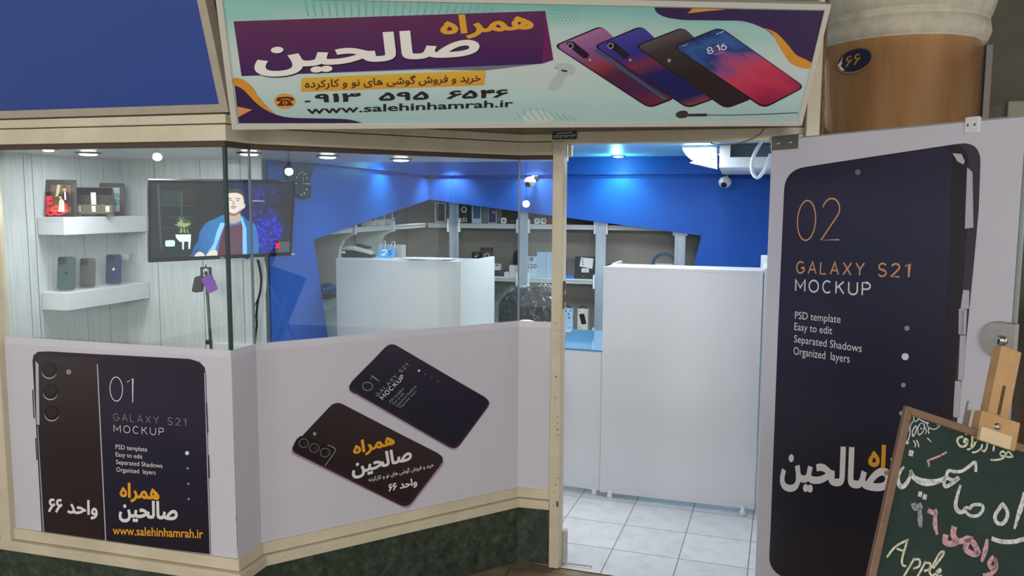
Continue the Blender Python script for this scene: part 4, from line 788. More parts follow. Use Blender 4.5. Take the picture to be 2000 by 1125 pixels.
for i in range(150):
    x, y = rb.uniform(1200, 1520), rb.uniform(520, 930)
    if abs(x - 1360) > 165 - abs(y - 690) * .38: continue
    a, L = rb.uniform(0, 6.28), rb.uniform(10, 26); dx, dy = math.cos(a) * L, math.sin(a) * L
    art(mb, TVP, T((x - dx, y - dy), (x - dy * .35, y + dx * .35), (x + dx, y + dy), (x + dy * .35, y - dx * .35)), BL2 if i % 3 else BL3, .0007 + i * 2e-6)
for i in range(60):
    x, y = rb.uniform(1150, 1480), rb.uniform(190, 520); a, L = rb.uniform(0, 6.28), rb.uniform(14, 40); dx, dy = math.cos(a) * L, math.sin(a) * L
    art(mb, TVP, T((x - dx, y - dy), (x - dy * .5, y + dx * .5), (x + dx, y + dy), (x + dy * .5, y - dx * .5)), em('blue_wall', (38, 40, 132), .8) if i % 2 else em('blue_wall_dim', (32, 34, 92), .8), .0005 + i * 1e-6)
art(mb, TVP, T((1440, 930), (1480, 800), (1640, 795), (1625, 935)), em('basket', (86, 96, 104), .8, .3, 150), .0008); art(mb, TVP, T((1450, 812), (1498, 808), (1496, 872), (1452, 872)), em('red_card', (214, 44, 70)), .001)
art(mb, TVP, T((1200, 938), (1660, 930), (1660, 940), (1200, 946)), em('table_edge', (176, 184, 200)), .0012); art(mb, TVP, T((1195, 346), (1330, 350), (1330, 355), (1200, 354)), em('table_edge', (176, 184, 200)), .0012)
art(mb, TVP, T((350, 720), (522, 718), (520, 795), (400, 800), (362, 760)), em('pot', (214, 220, 224)), .0008); art(mb, TVP, T((424, 790), (446, 790), (444, 885), (428, 885)), em('pot', (214, 220, 224)), .0008); art(mb, TVP, T((494, 790), (520, 790), (512, 878), (494, 878)), em('pot', (214, 220, 224)), .0008)
LEAF = em('leaf', (176, 190, 140), .9, .2, 200); LEAF2 = em('leaf_dark', (70, 92, 56), .9, .2, 200)
for i in range(22):
    a = math.radians(-165 + i * 7.0); L = 70 + (i * 37 % 60); cx, cy = 436, 660 - (i * 23 % 70); x, y = cx + L * math.cos(a), cy + L * .8 * math.sin(a); k = (-math.sin(a) * 11, math.cos(a) * 11)
    art(mb, TVP, T((cx, cy), ((cx + x) / 2 + k[0], (cy + y) / 2 + k[1]), (x, y), ((cx + x) / 2 - k[0], (cy + y) / 2 - k[1])), LEAF if i % 3 else LEAF2, .0009 + i * .00002)
for i in range(6): art(mb, TVP, T((400 + i * 16, 640), (415 + i * 14, 660), (395 + i * 22, 710), (380 + i * 20, 690)), LEAF if i % 2 else LEAF2, .0016)
art(mb, TVP, smooth(T((240, 800), (250, 785), (330, 782), (346, 800), (344, 838), (330, 850), (252, 850), (242, 838)), True, 2), em('lamp', (196, 226, 238)), .001)  # lamp patch is a painted reflection of a lamp on the screen glass
DEN = em2('denim', [(0, (34, 96, 170)), (.3, (48, 136, 208)), (.6, (40, 120, 200)), (1, (44, 128, 204))], 0, .9, .5); DEN2 = em('denim_light', (130, 176, 226)); DEND = em('denim_fold', (30, 84, 160))
art(mb, TVP, smooth(T((532, 930), (560, 840), (600, 790), (615, 700), (690, 590), (800, 540), (890, 500), (1070, 505), (1150, 570), (1220, 605), (1250, 690), (1262, 790), (1270, 860), (1255, 930), (1200, 960), (560, 962)), True, 4), DEN, .0018, quad=T((532, 962), (1270, 962), (532, 500)))
art(mb, TVP, T((880, 640), (1085, 600), (1090, 955), (810, 958), (840, 800)), em('maroon_shirt', (106, 36, 62), .9, .08, 60), .002)
art(mb, TVP, T((845, 590), (900, 590), (880, 640), (820, 790), (790, 880), (700, 958), (690, 940), (770, 820), (800, 700)), DEN2, .0022); art(mb, TVP, T((1062, 510), (1090, 540), (1130, 650), (1138, 955), (1090, 956), (1088, 640)), DEN2, .0022)
art(mb, TVP, T((700, 760), (712, 760), (704, 900), (694, 900)), DEND, .0023); art(mb, TVP, T((1180, 700), (1190, 700), (1210, 900), (1196, 900)), DEND, .0023)
FACE = em('skin', (212, 190, 180)); FSH = em('skin_shade', (176, 146, 136)); HR = em('hair', (58, 52, 54)); BRD = em('beard', (120, 98, 92))
art(mb, TVP, T((925, 490), (1065, 490), (1070, 570), (1000, 600), (930, 592)), FSH, .0024)
art(mb, TVP, T((880, 370), (905, 362), (912, 430), (896, 424)), FACE, .0025); art(mb, TVP, T((1090, 385), (1118, 378), (1114, 425), (1084, 440)), FACE, .0025)
art(mb, TVP, smooth(T((908, 300), (925, 260), (1000, 245), (1070, 258), (1106, 300), (1096, 400), (1066, 470), (1010, 505), (965, 505), (925, 470), (908, 400)), True, 4), FACE, .0026)
art(mb, TVP, smooth(T((925, 455), (960, 480), (1010, 485), (1072, 445), (1062, 475), (1010, 512), (960, 510), (930, 485)), True, 3), BRD, .0028)
art(mb, TVP, smooth(T((905, 300), (916, 245), (970, 220), (1040, 218), (1098, 250), (1122, 310), (1112, 372), (1100, 340), (1085, 290), (1030, 262), (960, 262), (922, 275)), True, 4), HR, .003)
for pts in (((930, 322), (975, 318), (975, 326), (932, 331)), ((1010, 320), (1062, 322), (1062, 331), (1012, 327)), ((945, 342), (972, 341), (972, 349), (946, 350)), ((1018, 343), (1050, 344), (1050, 352), (1019, 351))): art(mb, TVP, T(*pts), HR, .003)
art(mb, TVP, T((978, 345), (996, 345), (1004, 395), (975, 398)), FSH, .003); art(mb, TVP, smooth(T((955, 412), (985, 405), (1020, 412), (1016, 420), (960, 420)), True, 2), BRD, .003); art(mb, TVP, T((962, 428), (1014, 428), (1006, 436), (970, 436)), em('lips', (178, 110, 108)), .003)
art(mb, TVP, smooth(T((570, 935), (620, 905), (670, 940), (665, 962), (570, 962)), True, 3), FACE, .0024); art(mb, TVP, smooth(T((690, 955), (740, 900), (800, 890), (806, 958)), True, 3), FACE, .0024)
mb.build('screen', tv)
mb = MB(); mb.obox(TVP.at(TW * .49, .005, .0042), TVP.r, TVP.u, TVP.n, (.022, .012, .002), mat('badge_silver', (170, 172, 176), .3, .6)); mb.build('maker_badge', tv)
wallp = V((-2.52, 3.568, 1.66)); bk = TVP.at(TW * .42, TH / 2, -.052)
MB().box((-2.58, 3.556, 1.55), (-2.46, 3.569, 1.77), BLACK).build('wall_plate', tv); MB().tube([bk, bk * .5 + V((-2.50, 3.56, 1.66)) * .5, V((-2.52, 3.56, 1.66))], .016, BLACK, 8).build('wall_arm', tv)
# tripod stand with hanging pouches
ts = thing('tripod_stand', (-2.53, 3.42, 0), 'slim black floor stand with spring clamp head below the television', 'stand')
pt = ony(402, 530, 3.42); pb = ony(413, 690, 3.42); dirn = (pb - pt) / (pb.z - pt.z); foot_ = pt + dirn * (0 - pt.z)
MB().tube([pt, pt + dirn * (.16 - pt.z)], .0075, BLACK, 10).build('pole', ts)
kn = pt + dirn * (1.05 - pt.z); mb = MB(); mb.obox(ony(408, 668, 3.415), (1, 0, 0), (0, 0, 1), (0, -1, 0), (.026, .022, .026), BLACK); mb.build('height_knob', ts, bevel=.003)
for a in (30, 150, 270): MB().tube([pt + dirn * (.30 - pt.z), V((foot_.x + .16 * math.cos(math.radians(a)), foot_.y + .09 * math.sin(math.radians(a)) - .02, .008))], .006, BLACK, 8).build('leg', ts)
mb = MB(); h = pt
mb.obox(h + V((0, 0, .018)), (1, 0, 0), (0, 0, 1), (0, -1, 0), (.052, .007, .012), BLACK); mb.obox(h + V((-.023, 0, -.004)), (1, 0, 0), (0, 0, 1), (0, -1, 0), (.008, .05, .012), BLACK); mb.obox(h + V((.025, 0, -.012)), (1, 0, 0), (0, 0, 1), (0, -1, 0), (.009, .066, .012), BLACK); mb.tube([h + V((0, 0, .018)), h + V((.002, 0, .034))], .003, BLACK, 6); mb.build('clamp', ts)
MB().tube([h + V((-.012, -.002, .014)), h + V((-.010, -.002, -.02)), h + V((.012, -.002, -.02)), h + V((.012, -.002, .014))], .003, STEEL, 6).build('clamp_spring', ts)
PPL = Plane((0, 3.386, 0), (1, 0, 0), (0, 0, 1)); PPB = Plane((0, 3.362, 0), (1, 0, 0), (0, 0, 1))
Zp = lambda *p: zs(6.25, 360, 500, *p)
bpch = thing('pouch', PPL.px(384, 570), 'black drop-in pouch hanging from the stand by thin cord', 'pouch', 'pouches hanging on the black stand')
MB().prism([PPL.px(*p) for p in Zp((118, 262), (160, 246), (218, 258), (224, 290), (196, 440), (130, 448), (84, 432))], (0, .022, 0), mat('black_cloth', (30, 31, 32), .7, var=.15, scale=80)).build('bag', bpch, bevel=.004)
MB().tube([PPL.px(*p) + V((0, .01, 0)) for p in Zp((165, 250), (235, 212), (250, 190))], .0022, BLACK, 6).build('cord', bpch)
ppch = thing('pouch', PPB.px(408, 568), 'bright purple drop-in pouch hanging from the stand over the black one', 'pouch', 'pouches hanging on the black stand')
MB().prism([PPB.px(*p) for p in Zp((202, 288), (232, 262), (262, 256), (272, 238), (318, 232), (332, 290), (346, 292), (384, 400), (366, 422), (342, 426), (318, 446), (284, 452))], (0, .018, 0), mat('purple_cloth', (128, 56, 170), .6, var=.1, scale=80)).build('bag', ppch, bevel=.003)
MB().tube([PPB.px(*p) + V((0, .008, 0)) for p in Zp((292, 238), (290, 215), (288, 190))], .002, BLACK, 6).build('cord', ppch)
# cables behind the television
for nm, pts, y, m, r, lb in (('cable', ((900, 40), (925, 160), (940, 280), (925, 440), (895, 560), (880, 740), (885, 850), (866, 980), (862, 1100)), 3.553, BLACK, .0055, 'thick black cable dropping from the television along the board edge'), ('cable', ((885, 40), (915, 170), (930, 300), (915, 460), (880, 560), (846, 650), (860, 720), (880, 770)), 3.540, BLACK, .0025, 'thin black cable bowing out beside the thicker one'), ('cable', ((976, 60), (992, 180), (996, 320), (980, 480), (945, 620), (920, 740), (905, 900), (900, 1100)), 3.52, mat('white_cable', (200, 206, 210), .4), .0035, 'pale grey cable looping over the blue wall end')):
    tag(MB().tube(smooth([ony(*q, y) for q in Zp(*pts)], False, 4), r, m, 6).build(nm), lb, 'cable', 'cables under the television')
# skirting of the alcove
struct(MB().box((-2.62, 3.552, .98), (-2.30, 3.571, 1.024), mat('white_skirting', (226, 230, 230), .4)).build('baseboard_display', bevel=.003))
# black wall clock on the blue wall
ck = thing('wall_clock', LW.px(585, 388), 'black jagged wall clock with white dots on the blue wall above the television', 'clock')
Zc = lambda *p: zs(7.5, 480, 270, *p)
MB().prism([LW.px(*p, .004) for p in smooth(Zc((590, 385), (565, 420), (560, 480), (575, 540), (595, 600), (600, 680), (620, 760), (700, 820), (760, 860), (790, 880), (905, 880), (915, 800), (930, 740), (915, 660), (900, 610), (925, 560), (960, 440), (968, 380), (900, 385), (850, 400), (720, 400)), True, 2)], LW.n * .012, mat('matt_black_board', (22, 24, 28), .5, var=.1)).build('face', ck)
mb = MB()
for x, y in ((740, 520), (783, 500), (825, 527), (855, 583), (866, 665), (850, 748), (817, 806), (774, 828), (707, 575), (694, 662)): dot(mb, LW, *Zc((x, y))[0], 1.15, INK_W, .0175, 8, 1.5)
mb.build('hour_dot', ck)
mb = MB(); mb.tube([LW.px(*Zc((786, 665))[0], .02), LW.px(*Zc((795, 530))[0], .02)], .0015, INK_W, 5); mb.tube([LW.px(*Zc((786, 665))[0], .02), LW.px(*Zc((905, 672))[0], .02)], .0015, INK_W, 5); mb.build('clock_hand', ck)
# ================================================================== SHOP INTERIOR
X_, Y_, Z_ = V((1, 0, 0)), V((0, 1, 0)), V((0, 0, 1))
HL, HR_ = 1.422, 1.387
# left service counter
fl, fr_ = V((-2.257, 4.268)), V((-1.476, 4.249)); sd = (V((-1.438, 4.778)) - fr_)
cl = thing('service_counter', (-1.87, 4.5, 0), 'long white service counter with card terminal and papers, behind the slanting phones film', 'counter')
def slab(mb, a, b, n, z0, z1, th, m): n = V(n); mb.prism([(a[0], a[1], z0), (b[0], b[1], z0), (b[0] + n.x * th, b[1] + n.y * th, z0), (a[0] + n.x * th, a[1] + n.y * th, z0)], (0, 0, z1 - z0), m); return mb
slab(MB(), fl, fr_, (0, 1), .03, HL - .018, .018, LAM).build('front_panel', cl, bevel=.0015)
slab(MB(), fr_, fr_ + sd, (-1, 0.07), .03, HL, .018, LAM).build('side_panel', cl, bevel=.0015)
slab(MB(), fl + V((0, .018)), fl + V((.038, .53)), (1, 0), .03, HL - .018, .018, LAM).build('side_panel', cl, bevel=.0015)
MB().prism([(fl.x, fl.y, HL - .018), (fr_.x, fr_.y, HL - .018), (fr_.x + .002, 4.545, HL - .018), (fl.x + .012, 4.56, HL - .018)], (0, 0, .018), LAM).build('worktop', cl, bevel=.0015)
for x, y in ((-2.2, 4.32), (-1.53, 4.32), (-1.5, 4.72)): MB().lathe((x, y, 0), [(.016, 0), (.016, .012), (.01, .03)], WHITE, 12).build('foot', cl)
# right service counter
cr = thing('service_counter', (-.29, 4.85, 0), 'tall white service counter facing the doorway, on small white feet', 'counter')
slab(MB(), (-.738, 4.652), (.150, 4.618), (0, 1), .030, HR_ - .018, .018, LAM).build('front_panel', cr, bevel=.0015)
slab(MB(), (-.738, 4.671), (-.715, 5.16), (1, 0), .030, HR_, .018, LAM).build('side_panel', cr, bevel=.0015)
MB().prism([(-.738, 4.652, HR_ - .018), (.150, 4.618, HR_ - .018), (.150, 4.86, HR_ - .018), (-.728, 4.89, HR_ - .018)], (0, 0, .018), LAM).build('worktop', cr, bevel=.0015)
for p in ((1190, 972), (1450, 1006)):
    q = onz(p[0], p[1] + 2, 0); MB().lathe((q.x, q.y + .012, 0), [(.012, 0), (.017, .004), (.017, .022), (.011, .03), (.008, .05), (.0001, .052)], WHITE, 14).build('foot', cr)
for x, y in ((-.70, 5.1), (.11, 4.83)): MB().lathe((x, y, 0), [(.016, 0), (.016, .012), (.01, .03)], WHITE, 12).build('foot', cr)
# low glass topped table between the counters
gt = thing('display_table', (-.9, 5.0, 0), 'low white display table with blue tinted glass top left of the tall counter', 'table')
slab(MB(), (-1.06, 4.704), (-.742, 4.674), (0, 1), .030, .876, .018, LAM).build('front_panel', gt, bevel=.0015)
MB().prism([(-1.06, 4.70, .876), (-.742, 4.672, .876), (-.742, 5.42, .876), (-1.06, 5.42, .876)], (0, 0, .010), mat('blue_glass_sheet', (92, 146, 186), .06, var=.02, spec=.7)).build('glass_top', gt)
for x in (-1.05, -.77): MB().box((x, 5.36, 0), (x + .03, 5.40, .876), LAM).build('leg', gt)
q = onz(1160, 967, 0); MB().lathe((q.x, q.y + .012, 0), [(.012, 0), (.017, .004), (.017, .022), (.011, .03), (.008, .05), (.0001, .052)], WHITE, 14).build('foot', gt)
# shelving behind the cut-out
su = thing('shelving_unit', (-1.2, 6.35, 0), 'pale shelving behind the back blue wall, aluminium uprights and white boards', 'shelves', 'shelving behind the blue cut-out wall')
SHW = mat('grey_white_shelf_edge', (206, 206, 204), .35, var=.03)
for z in (1.585, 1.160, .745):
    mb = MB(); mb.box((-2.44, 6.215, z - .02), (.24, 6.518, z), SHW); mb.box((-2.44, 6.205, z - .038), (.24, 6.225, z - .013), SHW); mb.box((-2.44, 6.198, z - .013), (.24, 6.215, z), SHW); mb.build('shelf_board', su, bevel=.002)
for x in (-2.206, -1.625, -1.005, -.404):
    mb = MB(); mb.box((x - .040, 6.178, 0), (x + .040, 6.197, 1.96), ALU); mb.box((x - .012, 6.1975, 0), (x + .012, 6.1979, 1.96), ALU)
    for a in (-.028, .028): mb.box((x + a - .006, 6.170, 0), (x + a + .006, 6.179, 1.96), ALU)
    up = mb.build('upright', su, bevel=.0015)
    mb = MB()
    for z in (1.585, 1.160, .745):
        for a in (-.047, .047): mb.prism([(x + a - .008, 6.166, z - .07), (x + a + .008, 6.166, z - .07), (x + a + .008, 6.166, z + .028), (x + a, 6.166, z + .045), (x + a - .008, 6.166, z + .028)], (0, .03, 0), WHITE)
    mb.build('shelf_clip', up, bevel=.002)
lu = thing('shelving_unit', (-2.6, 5.0, 0), 'pale shelving behind the left blue wall, with curved brackets under its board', 'shelves', 'shelving behind the blue cut-out wall')
mb = MB(); mb.box((-2.745, 3.70, 1.565), (-2.46, 6.50, 1.585), SHW); mb.box((-2.475, 3.70, 1.549), (-2.455, 6.20, 1.573), SHW); mb.box((-2.462, 3.70, 1.573), (-2.448, 6.20, 1.585), SHW); mb.build('shelf_board', lu, bevel=.002)
mb = MB(); mb.box((-2.745, 3.70, 1.10), (-2.46, 6.14, 1.125), SHW); mb.box((-2.475, 3.70, 1.07), (-2.455, 6.14, 1.10), SHW); mb.build('shelf_board', lu, bevel=.003)
for y in (4.896, 5.52):
    mb = MB(); prof = [(-2.745, 0), (-2.56, 0), (-2.56, 1.38), (-2.55, 1.45), (-2.52, 1.50), (-2.47, 1.53), (-2.445, 1.535), (-2.435, 1.54), (-2.435, 1.615), (-2.45, 1.62), (-2.47, 1.62), (-2.47, 1.586), (-2.745, 1.586)]
    mb.prism([(a, y - .018, b) for a, b in prof], (0, .036, 0), SHW); mb.build('bracket_upright', lu, bevel=.002)
mb = MB(); mb.box((-2.745, 3.70, .02), (-2.47, 5.2, 1.068), LAM); mb.build('base_cabinet', lu, bevel=.002)
# ---- goods on the shelves
def carton(c, size, yaw, m, name='phone_carton', label='', cat='box', group=None, face=None, lean=0, lid=True):
    t = thing(name, c, label, cat, group); pl = leaning_plane(c, yaw, lean); w_, h, d_ = size
    MB().obox(pl.at(0, h / 2, -d_ / 2), pl.r, pl.u, pl.n, (w_, h, d_), m).build('box', t, bevel=.0012)
    if face: face(t, pl, w_, h)
    return t
def prt(t, name, fn): mb = MB(); fn(mb); mb.build(name, t)
def rect(mb, pl, x0, y0, x1, y1, m, lf=.0006, uv=False): mb.face([pl.at(x0, y0, lf), pl.at(x1, y0, lf), pl.at(x1, y1, lf), pl.at(x0, y1, lf)], m, [(0, 0), (1, 0), (1, 1), (0, 1)] if uv else None)
def word(mb, pl, text, x0, y0, x1, y1, m, lf=.001, bold=.01):
    vs, fs = glyphs(text, bold); mb.mesh([pl.at(x0 + (x1 - x0) * x, y0 + (y1 - y0) * y, lf) for x, y in vs], fs, m)
G_UP, G_MID, G_LOW = 'cartons on the top shelf', 'goods on the middle shelf', 'boxes on the low shelf'
CW = mat('white_carton', (206, 206, 204), .4, var=.02); CB = mat('black_carton', (34, 32, 32), .4, var=.05); CBR = mat('brown_carton', (92, 66, 44), .5, var=.1); CORG = mat('orange_carton', (176, 110, 52), .5, var=.1); CG = mat('grey_carton', (120, 120, 122), .45, var=.05); CPB = mat('pale_blue_carton', (176, 198, 222), .4, var=.03)
IMG = lambda n, a, b, c: grad('carton_art_' + n, [(0, a), (.5, b), (1, c)], 1, .3, warp=.5)
yw = math.radians(30); RED = mat('red_print', (190, 60, 60), .4, var=0)
def f42(t, pl, w_, h):
    prt(t, 'numerals', lambda m: (word(m, pl, '42', -.062, .03, -.004, .105, INK_K, .0008, .02), word(m, pl, '42', -.058, .034, -.002, .109, RED, .0012, .0)))
    prt(t, 'phone_picture', lambda m: (rect(m, pl, .006, .055, .038, .15, IMG('plum', (40, 34, 60), (80, 50, 70), (60, 40, 60))), rect(m, pl, .036, .035, .066, .15, IMG('coral', (190, 70, 80), (196, 90, 90), (60, 60, 90)), .0009)))
zt = 1.5855
carton((-2.53, 5.235, zt), (.15, .165, .05), yw, CW, label='wide white carton with red numerals and red phone art on the top shelf', group=G_UP, face=f42)
carton((-2.545, 5.10, zt), (.09, .15, .06), yw, mat('maroon_carton', (62, 34, 36), .5), label='dark maroon carton left of the white carton with red numerals', group=G_UP)
def fblue(c1, c2, c3, n, x=.35, y0=.24):
    def f(t, pl, w_, h): prt(t, 'phone_picture', lambda m: rect(m, pl, -w_ * x, h * y0, w_ * .42, h * .95, IMG(n, c1, c2, c3)))
    return f
carton((-2.52, 5.42, zt), (.10, .165, .05), yw, CW, label='pale carton with a teal picture right of the red numeral carton', group=G_UP, face=fblue((70, 120, 150), (90, 140, 170), (170, 180, 176), 'teal'))
carton((-2.52, 5.585, zt), (.085, .17, .05), yw, CW, label='white edged carton with deep blue picture next to the teal carton', group=G_UP, face=fblue((60, 80, 120), (50, 80, 150), (50, 90, 160), 'deep'))
carton((-2.53, 5.71, zt), (.09, .17, .05), yw, CB, label='black carton with one small white line right of the deep blue one', group=G_UP, face=lambda t, pl, w_, h: prt(t, 'small_print', lambda m: rect(m, pl, -.02, .04, .02, .047, INK_W)))
def fip(t, pl, w_, h):
    def d(m):
        m.face([pl.at(a, b, .0006) for a, b in rnd([(-.036, .014), (.036, .014), (.036, .156), (-.036, .156)], .012)], mat('charcoal_phone_art', (46, 46, 50), .3, var=.05)); m.face([pl.at(a, b, .0009) for a, b in ell(-.02, .14, .006, .006)], INK_G)
        m.face([pl.at(a, b, .0009) for a, b in ell(.0, .09, .003, .0045)], INK_G)
    prt(t, 'phone_picture', d)
carton((-2.347, 6.25, zt), (.095, .166, .045), 0.1, CW, label='white phone carton showing one black phone, by the leftmost back upright', group=G_UP, face=fip)
def fa51(t, pl, w_, h):
    prt(t, 'phone_picture', lambda m: (rect(m, pl, -.036, .004, .036, .16, mat('olive_black_art', (40, 44, 38), .35, var=.4, scale=60)), m.face([pl.at(a, b, .0009) for a, b in ell(.01, .11, .024, .024, 20)], INK_W), m.face([pl.at(a, b, .0012) for a, b in ell(.01, .11, .015, .015, 20)], INK_K)))
    prt(t, 'lettering', lambda m: word(m, pl, 'A51', -.034, .008, .034, .045, INK_W, .0016, .02))
carton((-2.152, 6.25, zt), (.080, .166, .045), 0.05, CB, label='dark carton with white ring and white lettering right of the leftmost back upright', group=G_UP, face=fa51)
carton((-2.036, 6.25, zt), (.080, .160, .045), 0, CW, label='white carton with red and blue phone art right of the white ring carton', group=G_UP, face=fblue((60, 96, 140), (60, 90, 150), (190, 70, 70), 'sunset'))
carton((-1.965, 6.26, zt), (.048, .135, .05), 0, CG, label='narrow grey carton between the red and blue one and the purple one', group=G_UP)
def fpur(t, pl, w_, h): prt(t, 'phone_picture', lambda m: rect(m, pl, -.030, .008, .030, .14, IMG('violet', (84, 64, 96), (60, 60, 110), (120, 110, 130)))); prt(t, 'lettering', lambda m: word(m, pl, '9c', .0, .08, .024, .105, INK_W))
carton((-1.902, 6.25, zt), (.070, .150, .045), 0, CW, label='white edged carton with purple phone art in the middle of the back shelf', group=G_UP, face=fpur)
carton((-1.845, 6.27, zt), (.034, .13, .05), 0, mat('taupe_carton', (130, 112, 104), .5), label='slim taupe carton right of the purple art carton', group=G_UP)
carton((-1.745, 6.36, zt), (.15, .14, .05), 0, CBR, label='dark brown carton standing behind the small white case', group=G_UP)
def small_case(x, lab, mark):
    t = thing('earphone_case', (x, 6.235, zt), lab, 'earphone case', 'white earphone cases on the top shelf'); pl = leaning_plane((x, 6.235, zt), 0, 0)
    MB().rbox(pl.at(0, .0245, -.01), pl.r, pl.u, pl.n, (.046, .049, .022), .014, WHITE, 4).build('shell', t, bevel=.003)
    prt(t, 'dark_mark', lambda m: (rect(m, pl, -.012, .026, .012, .031, INK_K, .0015), rect(m, pl, *mark, INK_K, .0017)))
small_case(-1.803, 'small white earphone case standing before the dark brown carton', (-.002, .014, .006, .028))
small_case(-1.527, 'small white earphone case, left one of the pair by the door post', (-.003, .012, .003, .030)); small_case(-1.475, 'small white earphone case, right one of the pair by the door post', (.0, .014, .012, .036))
tag(MB().ball((-1.727, 6.255, zt + .024), .034, CLEAR, 16, (1.2, .7, .7)).build('clear_pouch'), 'crumpled clear pouch right of the lone white earphone case', 'pouch')
carton((-1.585, 6.30, zt), (.05, .12, .05), 0, CBR, label='narrow brown carton beside the second back upright', group=G_UP)
carton((-1.512, 6.33, zt), (.07, .13, .05), 0, CORG, label='orange carton behind the left white case of the pair', group=G_UP)
carton((-1.428, 6.33, zt), (.07, .125, .05), 0, mat('rust_carton', (150, 84, 46), .5, var=.1), label='rust red carton behind the right white case of the pair', group=G_UP)
zm = 1.1605
jar = thing('jar', (-2.032, 6.25, zm), 'black canister peeking above the left counter end', 'jar', G_MID)
MB().lathe((-2.032, 6.25, zm), [(.034, 0), (.036, .01), (.036, .15)], mat('gloss_black', (26, 26, 28), .2), 24).build('body', jar); MB().lathe((-2.032, 6.25, zm + .15), [(.038, 0), (.038, .036), (.034, .042), (.0001, .042)], BLACK, 24).build('lid', jar)
tin = thing('tin', (-1.985, 6.37, zm), 'taupe tin with a round red mark behind the black canister', 'tin', G_MID)
tpl = leaning_plane((-1.985, 6.33, zm), 0, 0); MB().obox((-1.985, 6.37, zm + .10), X_, Z_, Y_, (.085, .20, .07), mat('taupe_tin', (120, 108, 96), .35, .3)).build('body', tin, bevel=.004); MB().obox((-1.985, 6.37, zm + .212), X_, Z_, Y_, (.09, .022, .075), mat('taupe_tin_lid', (92, 82, 72), .35, .3)).build('lid', tin, bevel=.003)
prt(tin, 'round_mark', lambda m: (m.face([tpl.at(a + .012, b + .155, .001) for a, b in ell(0, 0, .024, .024, 20)], INK_W), m.face([tpl.at(a + .012, b + .155, .0015) for a, b in ell(0, 0, .017, .017, 20)], RED)))
carton((-1.842, 6.235, zm), (.085, .048, .06), 0, mat('slate_box', (66, 64, 74), .4), 'small_box', 'low slate box left of the square white box', group=G_MID)
carton((-1.862, 6.25, zm + .048), (.062, .05, .05), 0, CW, 'small_box', 'small white box stacked on the slate box', group=G_MID, face=lambda t, pl, w_, h: prt(t, 'dark_mark', lambda m: rect(m, pl, -.012, .035, .014, .043, INK_K)))
carton((-1.776, 6.235, zm), (.040, .036, .05), 0, CW, 'small_box', 'tiny white box between slate box and square white box', group=G_MID)
carton((-1.712, 6.23, zm), (.080, .092, .06), 0, CW, 'small_box', 'square white box with a tiny grey mark beside the second upright', group=G_MID, face=lambda t, pl, w_, h: prt(t, 'grey_mark', lambda m: m.face([pl.at(a, b, .0008) for a, b in ell(.014, .056, .004, .005)], INK_G)))
sp_ = thing('speaker', (-1.700, 6.37, zm), 'tall black rounded speaker behind the square white box', 'speaker', G_MID); spl = leaning_plane((-1.700, 6.34, zm), 0, 0)
MB().rbox(spl.at(0, .105, -.04), spl.r, spl.u, spl.n, (.10, .21, .08), .035, BLACK, 5).build('body', sp_, bevel=.006); prt(sp_, 'cone', lambda m: m.lathe(spl.at(0, .13, .0005), [(.034, 0), (.03, .004), (.012, .001), (.0001, .004)], mat('speaker_cone', (40, 40, 44), .5), 20, spl.n))
def fs20(t, pl, w_, h): prt(t, 'lettering', lambda m: (word(m, pl, 'S20', -.042, .072, .042, .108, INK_K, .0008, .0), m.face([pl.at(a, b, .0008) for a, b in [(-.018, .158), (.018, .158), (.018, .142), (.0, .126), (-.018, .142)]], mat('navy_print', (44, 54, 96), .4, var=0)), rect(m, pl, -.014, .143, .014, .149, INK_W, .0012)))
carton((-1.568, 6.232, zm), (.088, .168, .05), 0, mat('pale_white_carton', (206, 214, 228), .4, var=.02), label='pale carton with navy shield and large lettering beside the second upright', group=G_MID, face=fs20)
carton((-1.488, 6.232, zm), (.072, .205, .05), 0, CPB, label='tall pale blue carton right of the navy shield carton', group=G_MID); carton((-1.405, 6.232, zm), (.090, .205, .05), 0, CPB, label='tall pale blue carton half hidden by the door post', group=G_MID)
carton((-1.315, 6.245, zm), (.032, .14, .03), 0, CB, 'small_box', 'narrow black box just right of the door post', group=G_MID)
carton((-1.262, 6.214, zm), (.085, .024, .025), 0, mat('vivid_blue_box', (50, 120, 226), .35), 'small_box', 'flat vivid blue box lying in front of the black tablet', group=G_MID)
carton((-1.262, 6.275, zm + .003), (.075, .150, .012), 0, mat('grey_black_tablet', (62, 66, 76), .25), 'tablet', 'dark tablet leaning beside the labelled black carton', 'tablet', G_MID, lean=.12)
def flab(t, pl, w_, h):
    prt(t, 'paper_label', lambda m: m.face([pl.at(a, b, .001) for a, b in ((-.045, .095), (.058, .078), (.066, .158), (-.034, .166))], INK_W)); prt(t, 'paper_label', lambda m: rect(m, pl, -.028, .048, .030, .080, INK_W, .001))
    prt(t, 'print', lambda m: [rect(m, pl, a, b, a + .014, b + .012, INK_G, .0014) for a, b in ((-.028, .145), (-.026, .125), (-.024, .105))] + [rect(m, pl, -.018, .055 + k * .01, .02, .058 + k * .01, INK_G, .0014) for k in (0, 1)] + [m.face([pl.at(x, y, .0012) for x, y in ell(-.012, .018, .004, .004)], INK_OR)])
carton((-1.135, 6.235, zm + .003), (.165, .172, .04), -.03, mat('anthracite_carton', (52, 52, 58), .35), label='black carton with two white paper labels beside the third upright', group=G_MID, face=flab, lean=.05)
zl = .7455
def hanger(t, pl, w_, h): prt(t, 'hang_tab', lambda m: m.tube([pl.at(a, h + b, -.012) for a, b in [(.026 * math.cos(math.radians(k)), .020 * math.sin(math.radians(k))) for k in range(0, 181, 15)]], .0045, BLACK, 6))
